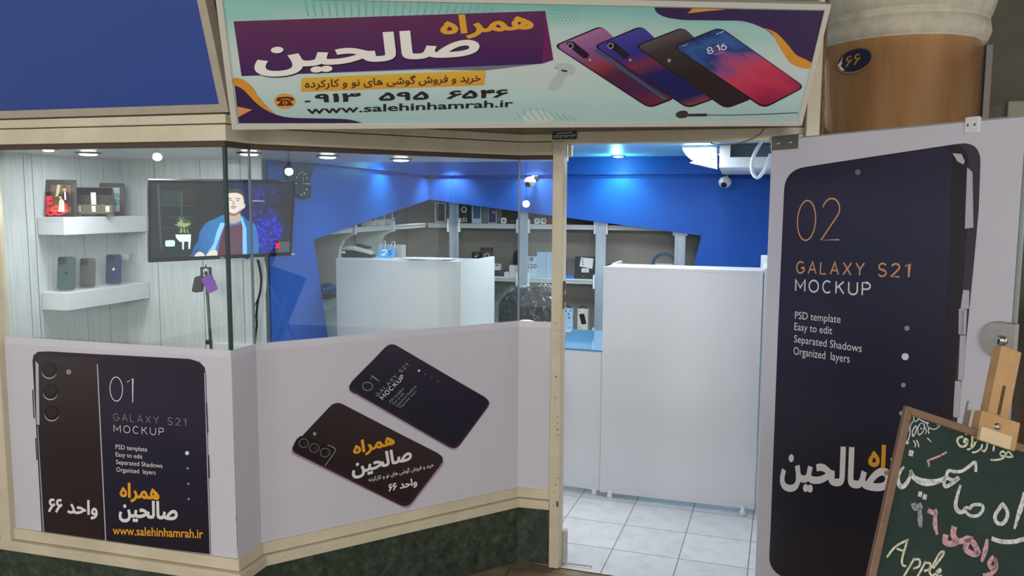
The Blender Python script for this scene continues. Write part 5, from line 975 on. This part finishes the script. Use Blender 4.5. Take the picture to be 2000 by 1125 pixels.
def fear(t, pl, w_, h):
    hanger(t, pl, w_, h); prt(t, 'print', lambda m: (rect(m, pl, -.038, h - .026, -.005, h - .012, mat('navy_print', (44, 54, 96), .4, var=0)), m.face([pl.at(a, b, .0008) for a, b in ell(.032, h - .018, .006, .005)], INK_K), m.face([pl.at(a, b, .0008) for a, b in ell(.012, h - .045, .007, .006)], INK_K), m.face([pl.at(a, b, .0008) for a, b in ell(.018, h - .075, .005, .009)], INK_K), ribbon(m, pl, [(.012, h - .05), (-.01, h - .09), (-.03, h - .13)], .002, INK_G, .0008), rect(m, pl, .012, .016, .032, .024, INK_G)))
BLF = grad('earphone_box_print', [(0, (214, 222, 236)), (.6, (190, 212, 240)), (1, (120, 170, 232))], 1, .35)
carton((-1.276, 6.24, zl), (.096, .175, .04), .1, mat('ice_blue_carton', (178, 204, 238), .35, var=.02), 'product_box', 'ice blue earphone box with black hang tab, left one on the low shelf', group=G_LOW, face=fear)
def fpow(t, pl, w_, h):
    hanger(t, pl, w_, h); prt(t, 'power_bank_picture', lambda m: m.face([pl.at(a, b, .0008) for a, b in rnd([(-.008, .052), (.032, .060), (.012, .140), (-.030, .132)], .004)], mat('navy_black_print', (38, 38, 48), .35, var=0)))
    prt(t, 'print', lambda m: (m.face([pl.at(a, b, .0008) for a, b in ell(-.034, h - .016, .008, .006)], mat('yellow_print', (226, 200, 50), .4, var=0)), rect(m, pl, -.036, .026, -.012, .029, INK_G), rect(m, pl, -.036, .019, .012, .022, INK_G)))
carton((-1.148, 6.235, zl), (.086, .176, .045), -.12, mat('ivory_carton', (218, 214, 200), .4, var=.02), 'product_box', 'ivory power bank box with yellow mark, right one on the low shelf', group=G_LOW, face=fpow)
# toy steering wheel set on the far shelf
wh = thing('steering_toy', (-.525, 6.25, zm), 'blue ringed toy steering wheel set on the shelf right of the third upright', 'toy'); wc = V((-.525, 6.25, zm + .125))
MB().tube([wc + V((.085 * math.cos(a), 0, .085 * math.sin(a))) for a in [2 * math.pi * k / 28 for k in range(28)]], .0095, mat('steel_blue_plastic', (52, 96, 128), .35), 8, True).build('rim', wh)
MB().box((-.59, 6.255, zm), (-.455, 6.30, zm + .135), mat('dusty_white_box', (206, 208, 212), .4)).build('box', wh, bevel=.002); MB().box((-.60, 6.245, zm + .075), (-.55, 6.256, zm + .115), BLACK).build('hub', wh, bevel=.003)
MB().box((-.48, 6.245, zm + .02), (-.452, 6.256, zm + .11), mat('teal_card', (70, 130, 160), .4)).build('side_label', wh)
# blue device on the left niche board
bd_ = thing('toy_car', (-2.56, 4.72, 1.1255), 'small rounded dark blue toy car on the niche ledge behind the counter', 'toy')
MB().ball((-2.56, 4.72, 1.1255 + .055), .075, mat('metallic_navy', (18, 78, 146), .25, .3), 20, (.75, 1.3, .62)).build('body', bd_); MB().box((-2.60, 4.64, 1.1256), (-2.52, 4.80, 1.15), BLACK).build('chassis', bd_, bevel=.008)
# things on the left counter
ct = thing('card_terminal', (-2.195, 4.44, HL), 'grey and black card terminal lying on the left counter', 'card terminal')
def lump(mb, secs, yaw, base, m):                                      # cross sections (along, half width, z0, z1)
    c, s = math.cos(yaw), math.sin(yaw); vs = []; fs = []
    for a, hw, z0, z1 in secs:
        for b, z in ((-hw, z0), (hw, z0), (hw, z1 - .006), (hw - .008, z1), (-hw + .008, z1), (-hw, z1 - .006)): vs.append((base[0] + a * c - b * s, base[1] + a * s + b * c, base[2] + z))
    for i in range(len(secs) - 1): fs += [(i * 6 + k, i * 6 + (k + 1) % 6, i * 6 + 6 + (k + 1) % 6, i * 6 + 6 + k) for k in range(6)]
    fs += [tuple(reversed(range(6))), tuple(range(len(vs) - 6, len(vs)))]; return mb.mesh(vs, fs, m)
lump(MB(), [(-.10, .036, .012, .03), (-.092, .04, 0.0, .044), (-.04, .04, 0, .044), (.03, .038, 0, .026), (.09, .036, 0, .016)], .08, (-2.18, 4.42, HL), BLACK).build('base', ct, bevel=.003)
lump(MB(), [(-.092, .038, .044, .058), (-.06, .041, .044, .066), (-.02, .041, .042, .064), (.05, .038, .026, .045), (.09, .036, .016, .032)], .08, (-2.18, 4.42, HL), mat('warm_grey_plastic', (180, 172, 166), .35)).build('top_shell', ct, bevel=.003)
MB().obox((-2.262, 4.375, HL + .03), X_, Z_, -Y_, (.026, .014, .004), INK_W).build('sticker', ct)
MB().obox((-2.17, 4.46, HL + .066), V((1, .08, -.25)), V((0, 1, 0)), V((.25, 0, 1)), (.08, .05, .014), BLACK).build('keypad', ct, bevel=.003)
ho = thing('card_holder', (-1.99, 4.375, HL), 'clear stand with bright blue leaflet on the left counter', 'card holder')
MB().box((-2.06, 4.345, HL), (-1.93, 4.43, HL + .005), mat('frosted_acrylic', (196, 214, 226), .15, var=.02)).build('base', ho)
hp = leaning_plane((-1.985, 4.372, HL + .005), .06, .35); CYN = mat('cyan_leaflet', (72, 176, 236), .3, var=0)
MB().obox(hp.at(0, .028, 0), hp.r, hp.u, hp.n, (.105, .055, .003), CYN).build('leaflet', ho)
prt(ho, 'leaflet_print', lambda m: (ribbon(m, hp, smooth([(-.03, .04), (-.005, .046), (.0, .03), (-.03, .016), (-.005, .012)], False, 4), .007, INK_W, .0022), ribbon(m, hp, smooth([(.035, .044), (.012, .036), (.032, .024), (.012, .012)], False, 4), .006, mat('deep_blue_print', (24, 70, 170), .4, var=0), .0022)))
for a in (-.035, .025): MB().tube([hp.at(a - .014, .05, -.02), hp.at(a - .010, .10, -.03), hp.at(a, .112, -.032), hp.at(a + .010, .10, -.03), hp.at(a + .014, .05, -.02)], .0025, mat('frosted_acrylic', (196, 214, 226), .15, var=.02), 6).build('wire_prong', ho)
bx = thing('open_box', (-2.0, 4.50, HL), 'small open pale box behind the blue leaflet stand', 'box')
mb = MB(); 
for a, b in (((-2.07, 4.465), (-1.925, 4.470)), ((-2.07, 4.525), (-1.925, 4.530)), ((-2.07, 4.47), (-2.065, 4.525)), ((-1.93, 4.47), (-1.925, 4.525))): mb.box((a[0], a[1], HL), (b[0], b[1], HL + .075), mat('grey_card', (170, 166, 164), .5))
mb.build('walls', bx); MB().box((-2.064, 4.471, HL + .001), (-1.931, 4.524, HL + .068), BLACK).build('contents', bx)
for i, (x, y, a, lb) in enumerate(((-1.69, 4.36, .10, 'topmost white paper sheet lying across the left counter'), (-1.74, 4.41, -.12, 'white paper sheet tucked under the others on the left counter'), (-1.66, 4.33, -.02, 'white paper sheet closest to the counter front edge'))):
    z = HL + .0008 + (2 - i) * .0022 if i != 0 else HL + .0065; c_, s_ = math.cos(a), math.sin(a); mb = MB(); vs = []
    for u in range(7):
        for v in range(4): px_, py_ = (u / 6 - .5) * .27, (v / 3 - .5) * .17; vs.append((x + px_ * c_ - py_ * s_, y + px_ * s_ + py_ * c_, z + .0012 * math.sin(u * 1.3 + v + i)))
    n = len(vs); vs += [(p[0], p[1], p[2] + .0006) for p in vs]; fs = []
    for u in range(6):
        for v in range(3): k = u * 4 + v; fs += [(k, k + 4, k + 5, k + 1), (k + n, k + 1 + n, k + 5 + n, k + 4 + n)]
    mb.mesh(vs, fs, mat('paper', (226, 224, 230), .6, var=.02), True); tag(mb.build('paper_sheet'), lb, 'paper', 'papers on the left counter')
# office chair in its plastic wrap
oc = thing('office_chair', (-1.45, 5.50, 0), 'dark office chair back still wrapped in clear plastic behind the display glass', 'chair')
LTH = mat('dark_chair_leather', (38, 30, 30), .3, var=.2, scale=20)
bp_ = leaning_plane((-1.44, 5.52, .62), .02, .10)
MB().prism([bp_.at(a, b, 0) for a, b in rnd([(-.19, .0), (.20, .0), (.215, .36), (.17, .545), (-.10, .525), (-.205, .42)], .07)], -bp_.n * .06, LTH).build('backrest', oc, bevel=.015)
def m_wrap():
    n = NT('crinkled_wrap'); n.t.nodes.remove(n.b); out = n.t.nodes['Material Output']; tr = n.n('ShaderNodeBsdfTransparent'); tr.inputs[0].default_value = (.93, .95, .97, 1); gl = n.n('ShaderNodeBsdfGlossy'); gl.inputs['Roughness'].default_value = .08
    bmp = n.n('ShaderNodeBump'); bmp.inputs['Strength'].default_value = .9; bmp.inputs['Distance'].default_value = .03; n.l(n.noise(n.coord(), 16, 3, .6), bmp.inputs['Height']); n.l(bmp.outputs[0], gl.inputs['Normal']); mx = n.n('ShaderNodeMixShader'); mx.inputs[0].default_value = .16; n.l(tr.outputs[0], mx.inputs[1]); n.l(gl.outputs[0], mx.inputs[2]); n.l(mx.outputs[0], out.inputs[0]); return n.m
WRAP = m_wrap()
MB().prism([bp_.at(a, b, .018) for a, b in rnd([(-.24, -.06), (.24, -.06), (.245, .36), (.20, .57), (-.10, .56), (-.25, .44)], .06)], -bp_.n * .10, WRAP).build('plastic_cover', oc, bevel=.012)
MB().rbox((-1.44, 5.28, .50), X_, Y_, Z_, (.46, .44, .09), .08, LTH, 5).build('seat', oc, bevel=.02)
for s_ in (-1, 1):
    x = -1.44 + s_ * .25; MB().tube([(x, 5.42, .50), (x, 5.42, .70), (x, 5.36, .76)], .016, BLACK, 8).build('arm_post', oc)
MB().ball((-1.365, 5.30, .938), .028, mat('wrapped_arm_pad', (224, 216, 224), .3), 18, (2.2, 1.2, .65)).build('arm_pad', oc); MB().tube([(-1.365, 5.30, .93), (-1.30, 5.38, .8), (-1.19, 5.40, .74)], .012, BLACK, 8).build('arm_bracket', oc)
MB().tube([(-1.44, 5.28, .08), (-1.44, 5.28, .46)], .025, STEEL, 12).build('gas_column', oc)
for k in range(5):
    a = 2 * math.pi * k / 5 + .3; p = V((-1.44 + .27 * math.cos(a), 5.28 + .27 * math.sin(a), .07)); MB().tube([(-1.44, 5.28, .10), p], [.022, .014], BLACK, 8).build('base_leg', oc); MB().ball((p.x, p.y, .028), .028, BLACK, 12, (.6, 1, 1)).build('caster', oc)
MB().tube([(-1.44, 5.5, .44), (-1.44, 5.58, .52), (-1.44, 5.585, .70)], .02, BLACK, 8).build('back_bracket', oc)
# dome cameras under the groove
def dome(px_, lab):
    p = ony(px_, 356, 6.0); t = thing('security_camera', p, lab, 'security camera', 'white dome cameras on the back blue wall'); CAMW = mat('camera_white', (236, 228, 226), .3, var=.01)
    MB().ball((p.x, p.y, p.z), .045, CAMW, 24, (1, .95, .92)).build('dome', t)
    MB().lathe((p.x, p.y, p.z + .004), [(.0462, -.004), (.0475, 0), (.0462, .004)], CAMW, 24).build('seam_ring', t)
    n = V((-.18, -.85, -.5)).normalized(); c_ = V((p.x, p.y, p.z)) + n * .040; MB().lathe(c_, [(.021, -.006), (.020, .003), (.012, .005), (.0001, .003)], mat('camera_lens_black', (18, 20, 30), .12, var=0), 20, n).build('lens', t)
    MB().tube([(p.x + .012, p.y + .01, p.z + .038), (p.x + .016, p.y + .03, p.z + .045), (p.x + .016, p.y + .088, p.z + .045)], .0075, CAMW, 8).build('arm', t); MB().box((p.x - .012, 6.086, p.z + .026), (p.x + .044, 6.0995, p.z + .054), BLACK).build('wall_mount', t, bevel=.003)
dome(1035, 'white dome camera on the blue wall seen through the narrow glass pane'); dome(1416, 'white dome camera on the blue wall below the white duct box')
# duct box, vent unit and hose at upper right
ZD = 1.962; du = thing('duct_box', (.07, 5.4, ZD), 'white square duct box under the ceiling above the tall counter', 'duct')
fx0, fx1, fy = -.108, .258, 4.86; zt_ = 2.098
mb = MB(); DW = mat('duct_white', (220, 226, 226), .4, var=.015); wx = onx; q = ony(1426, 307, fy)
mb.box((fx0, fy, ZD), (fx1, fy + .012, q.z), DW); mb.box((fx0, fy, q.z), (q.x, fy + .012, zt_), DW); mb.build('front_panel', du)
MB().box((fx0, fy + .012, ZD), (fx1, 6.04, ZD + .01), DW).build('underside', du); MB().box((fx0, fy + .012, ZD + .01), (fx0 + .012, 6.04, zt_), DW).build('side_panel', du)
MB().box((fx0 + .012, fy + .16, ZD + .01), (fx1, fy + .17, zt_), mat('duct_inner_grey', (168, 176, 176), .5)).build('inner_panel', du)
vu = thing('vent_unit', (-.2, 5.02, 1.99), 'round edged white louvred air vent unit left of the duct box', 'air vent'); VPn = Plane((0, 5.02, 0), (1, 0, 0), (0, 0, 1)); Zv = lambda *p: zs(7.5, 1280, 250, *p)
pts = [VPn.px(*p) for p in smooth(Zv((372, 170), (385, 220), (415, 300), (460, 380), (520, 440), (620, 498)), False, 4)] + [VPn.px(*p) for p in Zv((905, 500), (905, 170))]
pts = [V((p.x, p.y, min(p.z, 2.096))) for p in pts]
MB().prism(pts, (0, .10, 0), DW).build('housing', vu, bevel=.004)
MB().tube([VPn.px(*p, .004) for p in smooth(Zv((378, 190), (415, 300), (460, 380), (520, 440), (620, 498)), False, 4)], .008, WHITE, 6).build('rim', vu)
for i in range(8): x = 480 + i * 32; MB().prism([VPn.px(*p, .006) for p in Zv((x, 205), (x + 12, 205), (x + 12 - i * 2, 330 - abs(i - 4) * 14 + i * 8), (x - i * 2, 330 - abs(i - 4) * 14 + i * 8))], (0, .012, 0), WHITE).build('louvre', vu)
MB().prism([VPn.px(*p, .008) for p in Zv((720, 205), (770, 205), (710, 490), (640, 490))], (0, .02, 0), WHITE).build('divider', vu)
mb = MB(); b4 = [VPn.px(*p, .006) for p in rnd(Zv((820, 328), (905, 328), (905, 462), (820, 462)), 6 / 1.0)]; mb.tube(b4, .0022, mat('grey_outline', (110, 116, 118), .5), 5, True); mb.build('button_outline', vu)
MB().prism([VPn.px(*p, .002) for p in Zv((500, 508), (545, 490), (905, 505), (905, 600))], (0, .14, 0), mat('lilac_white_flap', (206, 206, 226), .4)).build('flap', vu)
HPn = Plane((0, 4.80, 0), (1, 0, 0), (0, 0, 1))
tag(MB().tube([HPn.px(*p) for p in smooth(Zv((1560, 190), (1500, 290), (1445, 400), (1412, 520), (1420, 640), (1465, 712), (1510, 718), (1570, 660), (1625, 560), (1665, 450), (1690, 380)), False, 5)], .0105, mat('white_hose', (232, 234, 234), .35, var=.01), 10).build('hose'), 'white hose looping down below the duct box beside the door film', 'hose')
sw = thing('switch_plate', (.20, 5.3, 1.36), 'small white switch box at the right end of the tall counter', 'switch'); p = ony(1490, 513, 5.3); MB().box((p.x - .012, 5.29, p.z - .055), (.261, 5.36, p.z + .045), WHITE).build('box', sw, bevel=.004); MB().box((p.x + .004, 5.284, p.z - .02), (p.x + .018, 5.29, p.z + .02), WHITE).build('rocker', sw, bevel=.001)
# ------------------------------------------------------------------ ceiling spots
LENSW = mat('lamp_lens_white', (255, 252, 248), .4, emit=14, var=0); LENSB = mat('lamp_lens_cool', (214, 240, 255), .4, emit=16, var=0)
def downlight(x, y, z, lab, power, col, lens=LENSW, R=.042, angle=120, target=None, glow=0):
    t = thing('ceiling_light', (x, y, z), lab, 'ceiling light', 'round spots in the shop ceilings')
    MB().lathe((x, y, z), [(R, 0), (R + .012, -.001), (R + .012, -.004), (R, -.007)], mat('spot_ring_dark', (70, 66, 64), .35, .4), 28).build('ring', t)
    MB().lathe((x, y, z), [(R - .002, -.001), (R - .002, -.006), (R * .7, -.012), (.0001, -.014)], lens, 24).build('lens', t)
    spot((x, y, z - .02), power, col, angle, .7, target)
    if glow:
        l = bpy.data.lights.new('ceiling_fill_light', 'POINT'); l.energy = glow; l.color = col; l.shadow_soft_size = .03; q = bpy.data.objects.new('ceiling_fill_light', l); C.objects.link(q); q.location = (x, y - .10, z - .10)  # added point light that brightens the ceiling and wall round the spot
DL = 'round warm spot in the display ceiling '
downlight(-2.769, 2.969, 1.962, 'round spot in the display ceiling above the shelves', 8, (.95, .97, 1)); downlight(-2.047, 3.104, 1.962, 'round spot in the display ceiling behind the glass corner', 4.5, (.95, .97, 1))
downlight(-1.818, 3.378, 1.962, 'round warm spot in the display ceiling right of the wall clock', 7, (1, .9, .8)); downlight(-1.586, 3.681, 1.962, 'round warm spot furthest right in the display ceiling', 7, (1, .9, .8))
downlight(-2.714, 2.70, 1.962, 'small bright spot close to the window top at the display end', 5, (.95, .97, 1), R=.024)
downlight(-.851, 5.965, 2.1, 'cool bright spot on the ceiling right of the door post', 19, (.30, .95, .80), LENSB, angle=125, glow=3)
downlight(-2.19, 5.985, 2.1, 'warm ceiling spot right above the blue wall corner', 22, (1, .84, .76)); downlight(-1.512, 5.985, 2.1, 'warm ceiling spot above the left dome camera', 20, (1, .84, .76)); downlight(-.10, 5.80, 2.1, 'warm ceiling spot behind the duct box near the right dome camera', 10, (1, .84, .76))
downlight(-2.225, 5.10, 2.1, 'cool ceiling spot close to the left blue wall', 15, (.32, .95, .85), LENSB, glow=1)
downlight(-1.9, 4.13, 2.1, 'unseen ceiling spot added to light the left counter front', 12, (.95, .97, 1)); downlight(-.45, 4.0, 2.1, 'unseen ceiling spot added to light the floor inside the doorway', 16, (.95, .97, 1))  # both spots are unseen, added to light the counter front and the floor
# ================================================================== EASEL AND CHALKBOARD
tl = ray(1771, 792).normalized() * 1.65 + EYEV; CBP = sign_plane((0, 0, 0), YAW + math.radians(8), -.236, -.331)
BWd, BHt = .62, .84; CB0 = Plane(tl - CBP.u * BHt, CBP.r, CBP.u)
OAK = mat('oiled_brown_wood', (122, 92, 70), .5, var=.18, scale=25); PINE = mat('light_beech_wood', (186, 146, 98), .5, var=.14, scale=22)
cb = thing('chalkboard', CB0.at(BWd / 2, 0, -.02), 'dark green chalkboard in a brown wooden frame with chalk writing, held on the easel', 'chalkboard')
fw = .0145
for p in (((0, 0), (BWd, 0), (BWd - fw, fw), (fw, fw)), ((0, BHt), (BWd, BHt), (BWd - fw, BHt - fw), (fw, BHt - fw)), ((0, 0), (0, BHt), (fw, BHt - fw), (fw, fw)), ((BWd, 0), (BWd, BHt), (BWd - fw, BHt - fw), (BWd - fw, fw))): MB().prism([CB0.at(a, b) for a, b in p], -CB0.n * .011, OAK).build('frame_bar', cb, bevel=.002)
def m_board():
    n = NT('chalkboard_green'); v = n.coord(); c = n.ramp(n.noise(v, 7, 6, .65), [(.3, (40, 53, 48)), (.6, (48, 62, 57)), (.85, (60, 74, 68))]); n.base(c); n.b.inputs['Roughness'].default_value = .85; n.b.inputs['Specular IOR Level'].default_value = .15; return n.m
MB().prism([CB0.at(fw * .6, fw * .6, -.006), CB0.at(BWd - fw * .6, fw * .6, -.006), CB0.at(BWd - fw * .6, BHt - fw * .6, -.006), CB0.at(fw * .6, BHt - fw * .6, -.006)], -CB0.n * .008, m_board()).build('writing_surface', cb)
CS = Plane(CB0.o - CB0.n * .006, CB0.r, CB0.u); Zk = lambda *p: zs(3.2594, 1680, 780, *p)
def chalk(name, strokes, m, parent=cb):
    mb = MB()
    for pts, w_ in strokes: sp2 = [CS.ab(*p) for p in smooth(Zk(*pts), False, 4)]; n = len(sp2); ww = w_ if isinstance(w_, (int, float)) else None; wd = [(ww if ww else w_[0] + (w_[1] - w_[0]) * (1 - abs(2 * i / (n - 1) - 1))) * .00040 for i in range(n)]; ribbon(mb, CS, sp2, wd, m, .0006)
    return mb.build(name, parent)
def m_chalk(name, c):
    n = NT(name); k = n.ramp(n.noise(n.coord(), 160, 4, .7), [(.3, [int(v * .62) for v in c]), (.6, c)]); n.base(k); n.b.inputs['Roughness'].default_value = .95; return n.m
CHW, CHP, CHY, CHG = m_chalk('white_chalk', (216, 218, 216)), m_chalk('pink_chalk', (206, 160, 164)), m_chalk('cream_chalk', (222, 220, 190)), m_chalk('grey_chalk', (150, 154, 156))
# small ornament, invocation, shop name, unit number, word below
chalk('chalk_ornament', [(((340, 135), (342, 112), (362, 112), (368, 130), (350, 140), (340, 128)), 5), (((330, 100), (340, 112)), 5), (((368, 120), (400, 140), (425, 150), (436, 152)), 6), (((335, 140), (318, 170), (316, 215), (305, 255), (292, 275), (300, 282), (310, 272)), 6), (((350, 170), (332, 200), (335, 235), (352, 210), (358, 180), (350, 165)), 5), (((385, 150), (366, 180), (372, 225), (398, 205), (408, 165), (392, 150)), 5), (((350, 205), (352, 215)), 7), (((386, 180), (388, 192)), 7), (((336, 262), (350, 280), (348, 305)), 6), (((356, 258), (366, 275), (372, 305)), 6), (((420, 150), (436, 180), (470, 190), (500, 175), (504, 160), (494, 158), (490, 168)), 5), (((436, 185), (432, 205), (440, 218)), 5), (((425, 245), (452, 271)), 5), (((320, 160), (312, 185), (318, 230)), 4), (((405, 165), (420, 200), (412, 220)), 4)], CHW)
chalk('chalk_lettering', [(((655, 238), (625, 245), (618, 272), (640, 300), (672, 292), (682, 262), (668, 252), (660, 272), (684, 268)), 11), (((668, 222), (676, 220)), 9), (((684, 216), (690, 215)), 9), (((712, 225), (712, 270), (705, 300)), 10), (((730, 270), (722, 296), (690, 318), (678, 315)), 9), (((738, 268), (741, 271)), 9), (((775, 285), (768, 312), (735, 335), (710, 336)), 9), (((808, 262), (806, 300), (790, 330), (772, 322)), 9), (((855, 272), (846, 330)), 10), (((972, 362), (948, 368), (925, 360), (935, 338), (950, 338), (970, 366)), 9), (((925, 345), (905, 330), (890, 345), (900, 362), (920, 360), (900, 378), (860, 386), (828, 384)), 9)], CHY)
chalk('chalk_lettering', [(((278, 428), (248, 470), (240, 520), (258, 555), (290, 540), (316, 490), (322, 455)), (10, 24)), (((320, 450), (335, 490), (380, 520), (440, 530), (500, 518), (540, 498)), (14, 34)), (((630, 498), (590, 530), (545, 555), (532, 530), (548, 500), (590, 515), (628, 495)), 17), (((545, 500), (560, 455), (600, 460), (650, 455), (700, 420), (730, 402), (735, 462)), 15), (((308, 338), (336, 346)), 26), (((368, 600), (392, 606)), 24), (((398, 616), (422, 624)), 24)], CHW)
chalk('chalk_mark', [(((550, 335), (500, 362), (440, 385), (428, 392), (438, 412), (432, 430)), 9)], CHP)
chalk('chalk_lettering', [(((638, 545), (618, 610), (606, 670), (620, 710), (650, 716), (672, 690), (690, 690)), (12, 22)), (((690, 700), (720, 672), (770, 672), (780, 700), (750, 738), (700, 740), (668, 712)), 15)], CHW)
chalk('chalk_lettering', [(((905, 665), (880, 700), (856, 745), (870, 785), (905, 790), (932, 755), (934, 710), (905, 665)), 18), (((1040, 590), (1030, 660), (1005, 740), (980, 825)), (10, 26)), (((835, 885), (900, 905), (980, 905), (1040, 890), (1085, 900)), 20)], CHW)
chalk('chalk_numeral', [(((338, 660), (350, 690), (392, 672)), 26), (((378, 690), (380, 760), (382, 815)), (14, 26))], CHG); chalk('chalk_numeral', [(((430, 705), (460, 720), (490, 710)), 22), (((480, 715), (475, 790), (488, 862)), (12, 24))], CHP)
chalk('chalk_lettering', [(((598, 808), (590, 860), (610, 905), (570, 920), (540, 905), (545, 860)), 28), (((612, 905), (650, 900), (690, 885), (670, 950), (720, 985), (755, 975)), 26), (((690, 890), (725, 920), (755, 985)), 26), (((808, 890), (795, 960), (772, 1035)), (12, 26)), (((850, 1000), (820, 1040), (835, 1075), (862, 1060), (855, 1010), (864, 1070), (830, 1110), (780, 1122)), 20)], CHP)
chalk('chalk_word', [(((168, 1005), (220, 940), (290, 900), (296, 905), (280, 960), (265, 1020), (270, 1055), (292, 1060)), 10), (((232, 950), (275, 965)), 9), (((345, 1010), (310, 1070), (280, 1120), (262, 1150)), 10), (((340, 1020), (375, 1020), (375, 1060), (335, 1078)), 10), (((415, 1030), (385, 1090), (350, 1150)), 10), (((412, 1040), (445, 1045), (438, 1080), (405, 1092)), 10), (((462, 1075), (520, 1000), (530, 970), (505, 980), (470, 1040), (440, 1090), (455, 1120), (480, 1110), (510, 1095), (505, 1080), (485, 1100), (495, 1125), (520, 1120)), 10)], CHY)
es = thing('easel', (.72, 1.8, 0), 'light beech easel with slotted mast and top clamp holding the chalkboard', 'easel')
EP = Plane(CB0.o - CB0.n * .024, CB0.r, CB0.u); ra = lambda x, y: EP.ab(x, y)
m0, m1 = ra(1938, 830), ra(1978, 680); ctr = ra(1925, 830).x
def mast(mb, x0, x1, y0, y1): mb.prism([EP.at(x0, y0), EP.at(x1, y0), EP.at(x1, y1), EP.at(x0, y1)], -EP.n * .024, PINE)
xa, xb = ra(1925, 830).x, ra(1968, 830).x; top = ra(1975, 681).y
mb = MB(); mast(mb, xa, xb, -.05, top); mb.build('mast', es, bevel=.002)
sl = MB(); s0, s1 = ra(1950, 810), ra(1957, 752); sl.prism([EP.at(s0.x - .003, s0.y, .0008), EP.at(s0.x + .003, s0.y, .0008), EP.at(s0.x + .003, s1.y, .0008), EP.at(s0.x - .003, s1.y, .0008)], -EP.n * .003, mat('dark_slot', (84, 58, 34), .7)); sl.build('slot', es)
FP2 = Plane(CB0.o + CB0.n * .002, CB0.r, CB0.u); k0, k1 = FP2.ab(1911, 848), FP2.ab(1971, 810)
mb = MB(); mb.prism([FP2.at(k0.x - .002, BHt - .018), FP2.at(k0.x + .078, BHt - .018), FP2.at(k0.x + .078, BHt + .036), FP2.at(k0.x - .002, BHt + .036)], -FP2.n * .022, PINE); mb.build('clamp_block', es, bevel=.002)
mb = MB(); mb.prism([FP2.at(k0.x - .003, BHt - .020), FP2.at(k0.x + .060, BHt - .020), FP2.at(k0.x + .060, BHt + .006), FP2.at(k0.x - .003, BHt + .006)], FP2.n * .010, mat('pale_clamp_wood', (214, 190, 150), .5, var=.08)); mb.build('clamp_lip', es, bevel=.002)
MB().lathe(FP2.at(k0.x + .033, BHt + .016, 0), [(.0065, 0), (.0065, .003), (.003, .005), (.0001, .005)], STEEL, 16, FP2.n).build('screw', es)
MB().prism([FP2.at(k0.x - .014, BHt - .01, -.024), FP2.at(k0.x - .005, BHt - .01, -.024), FP2.at(k0.x - .005, BHt + .05, -.024), FP2.at(k0.x - .014, BHt + .05, -.024)], -FP2.n * .006, STEEL).build('clamp_bar', es)
for x_ in (.06, BWd - .06):
    a = EP.at(x_ + (.1 if x_ < .3 else -.1), BHt * .8, -.014); b = EP.at(x_, -.1, -.014); d_ = (b - a); MB().prism([a + CB0.r * .014, a - CB0.r * .014, a + d_ * ((a.z) / (a.z - b.z)) * .985 - CB0.r * .014, a + d_ * ((a.z) / (a.z - b.z)) * .985 + CB0.r * .014], -EP.n * .018, PINE).build('front_leg', es)
a = EP.at((xa + xb) / 2, BHt * .9, -.03); MB().tube([a, V((a.x + .22, a.y + .45, .012))], .012, PINE, 8).build('rear_leg', es)
MB().prism([EP.at(.02, -.03, .03), EP.at(BWd - .02, -.03, .03), EP.at(BWd - .02, -.004, .03), EP.at(.02, -.004, .03)], -EP.n * .05, PINE).build('ledge', es, bevel=.002)
# ------------------------------------------------------------------ bare lamps of the corridor that mirror in the glass
BULB = mat('lit_bulb', (255, 250, 240), .4, emit=60, var=0)
def mirror_lamp(px_, py_, pl, k, R, lab):
    d = ray(px_, py_); t_ = (pl.o - EYEV).dot(pl.n) / d.dot(pl.n); h = EYEV + d * t_; r = (d - pl.n * 2 * d.dot(pl.n)).normalized(); p = h + r * k
    t = thing('pendant_bulb', p, lab, 'lamp', 'bare bulbs along the corridor')
    MB().ball((p.x, p.y, p.z), R, BULB, 16).build('bulb', t); MB().lathe((p.x, p.y, p.z + R * .9), [(R * .5, 0), (R * .5, .04), (.006, .05)], WHITE, 12).build('socket', t); MB().tube([(p.x, p.y, p.z + R), (p.x, p.y, 3.0)], .004, BLACK, 6).build('cord', t); print('bulb', [round(v, 2) for v in p])
for a in ((567, 335, F3, 3.0, .030, 'bare bulb hanging across the corridor, mirrored beside the wall clock'), (908, 440, F3, 3.2, .036, 'bare bulb hanging low across the corridor, mirrored below the top shelf'), (1026, 398, F4, 4.2, .035, 'bare bulb farther along the corridor, mirrored near the left dome camera'), (302, 306, F1, 4.5, .035, 'bare bulb far left in the corridor, mirrored above the television')): mirror_lamp(*a)
# red neon script across the corridor, seen only as a reflection in the display glass
NEON = mat('red_neon_tube', (255, 40, 60), .4, emit=22, var=0); ns = None
def over(px_, py_, kk=2.0): p = ony(px_, py_, Lp.y + kk); return V((p.x, Lp.y - kk, p.z))
q = over(104, 424); ns = thing('neon_sign', q, 'red neon script sign across the corridor, mirrored over the picture frame', 'sign')
Zn = lambda *p: zs(8.333, 60, 330, *p)
for st in (((205, 450), (262, 455), (250, 470), (210, 480), (225, 500), (268, 500)), ((210, 520), (235, 555), (215, 575), (250, 570), (270, 540)), ((225, 600), (215, 680), (225, 735), (280, 745), (320, 715), (335, 690)), ((275, 640), (320, 625), (360, 610), (372, 590)), ((250, 680), (262, 655), (290, 690), (330, 665), (350, 690), (380, 660), (400, 690), (440, 675), (430, 640)), ((380, 620), (420, 640), (470, 600), (500, 560), (510, 600), (490, 650)), ((330, 720), (390, 745), (450, 730), (500, 700), (520, 660)), ((490, 690), (515, 670), (520, 700))):
    MB().tube([over(*p) for p in smooth(Zn(*st), False, 4)], .0045, NEON, 6).build('neon_tube', ns)
a, b = over(78, 380), over(130, 430); MB().box((a.x - .02, a.y - .03, b.z - .02), (b.x + .02, a.y - .015, a.z + .02), BLACK).build('backing_board', ns)
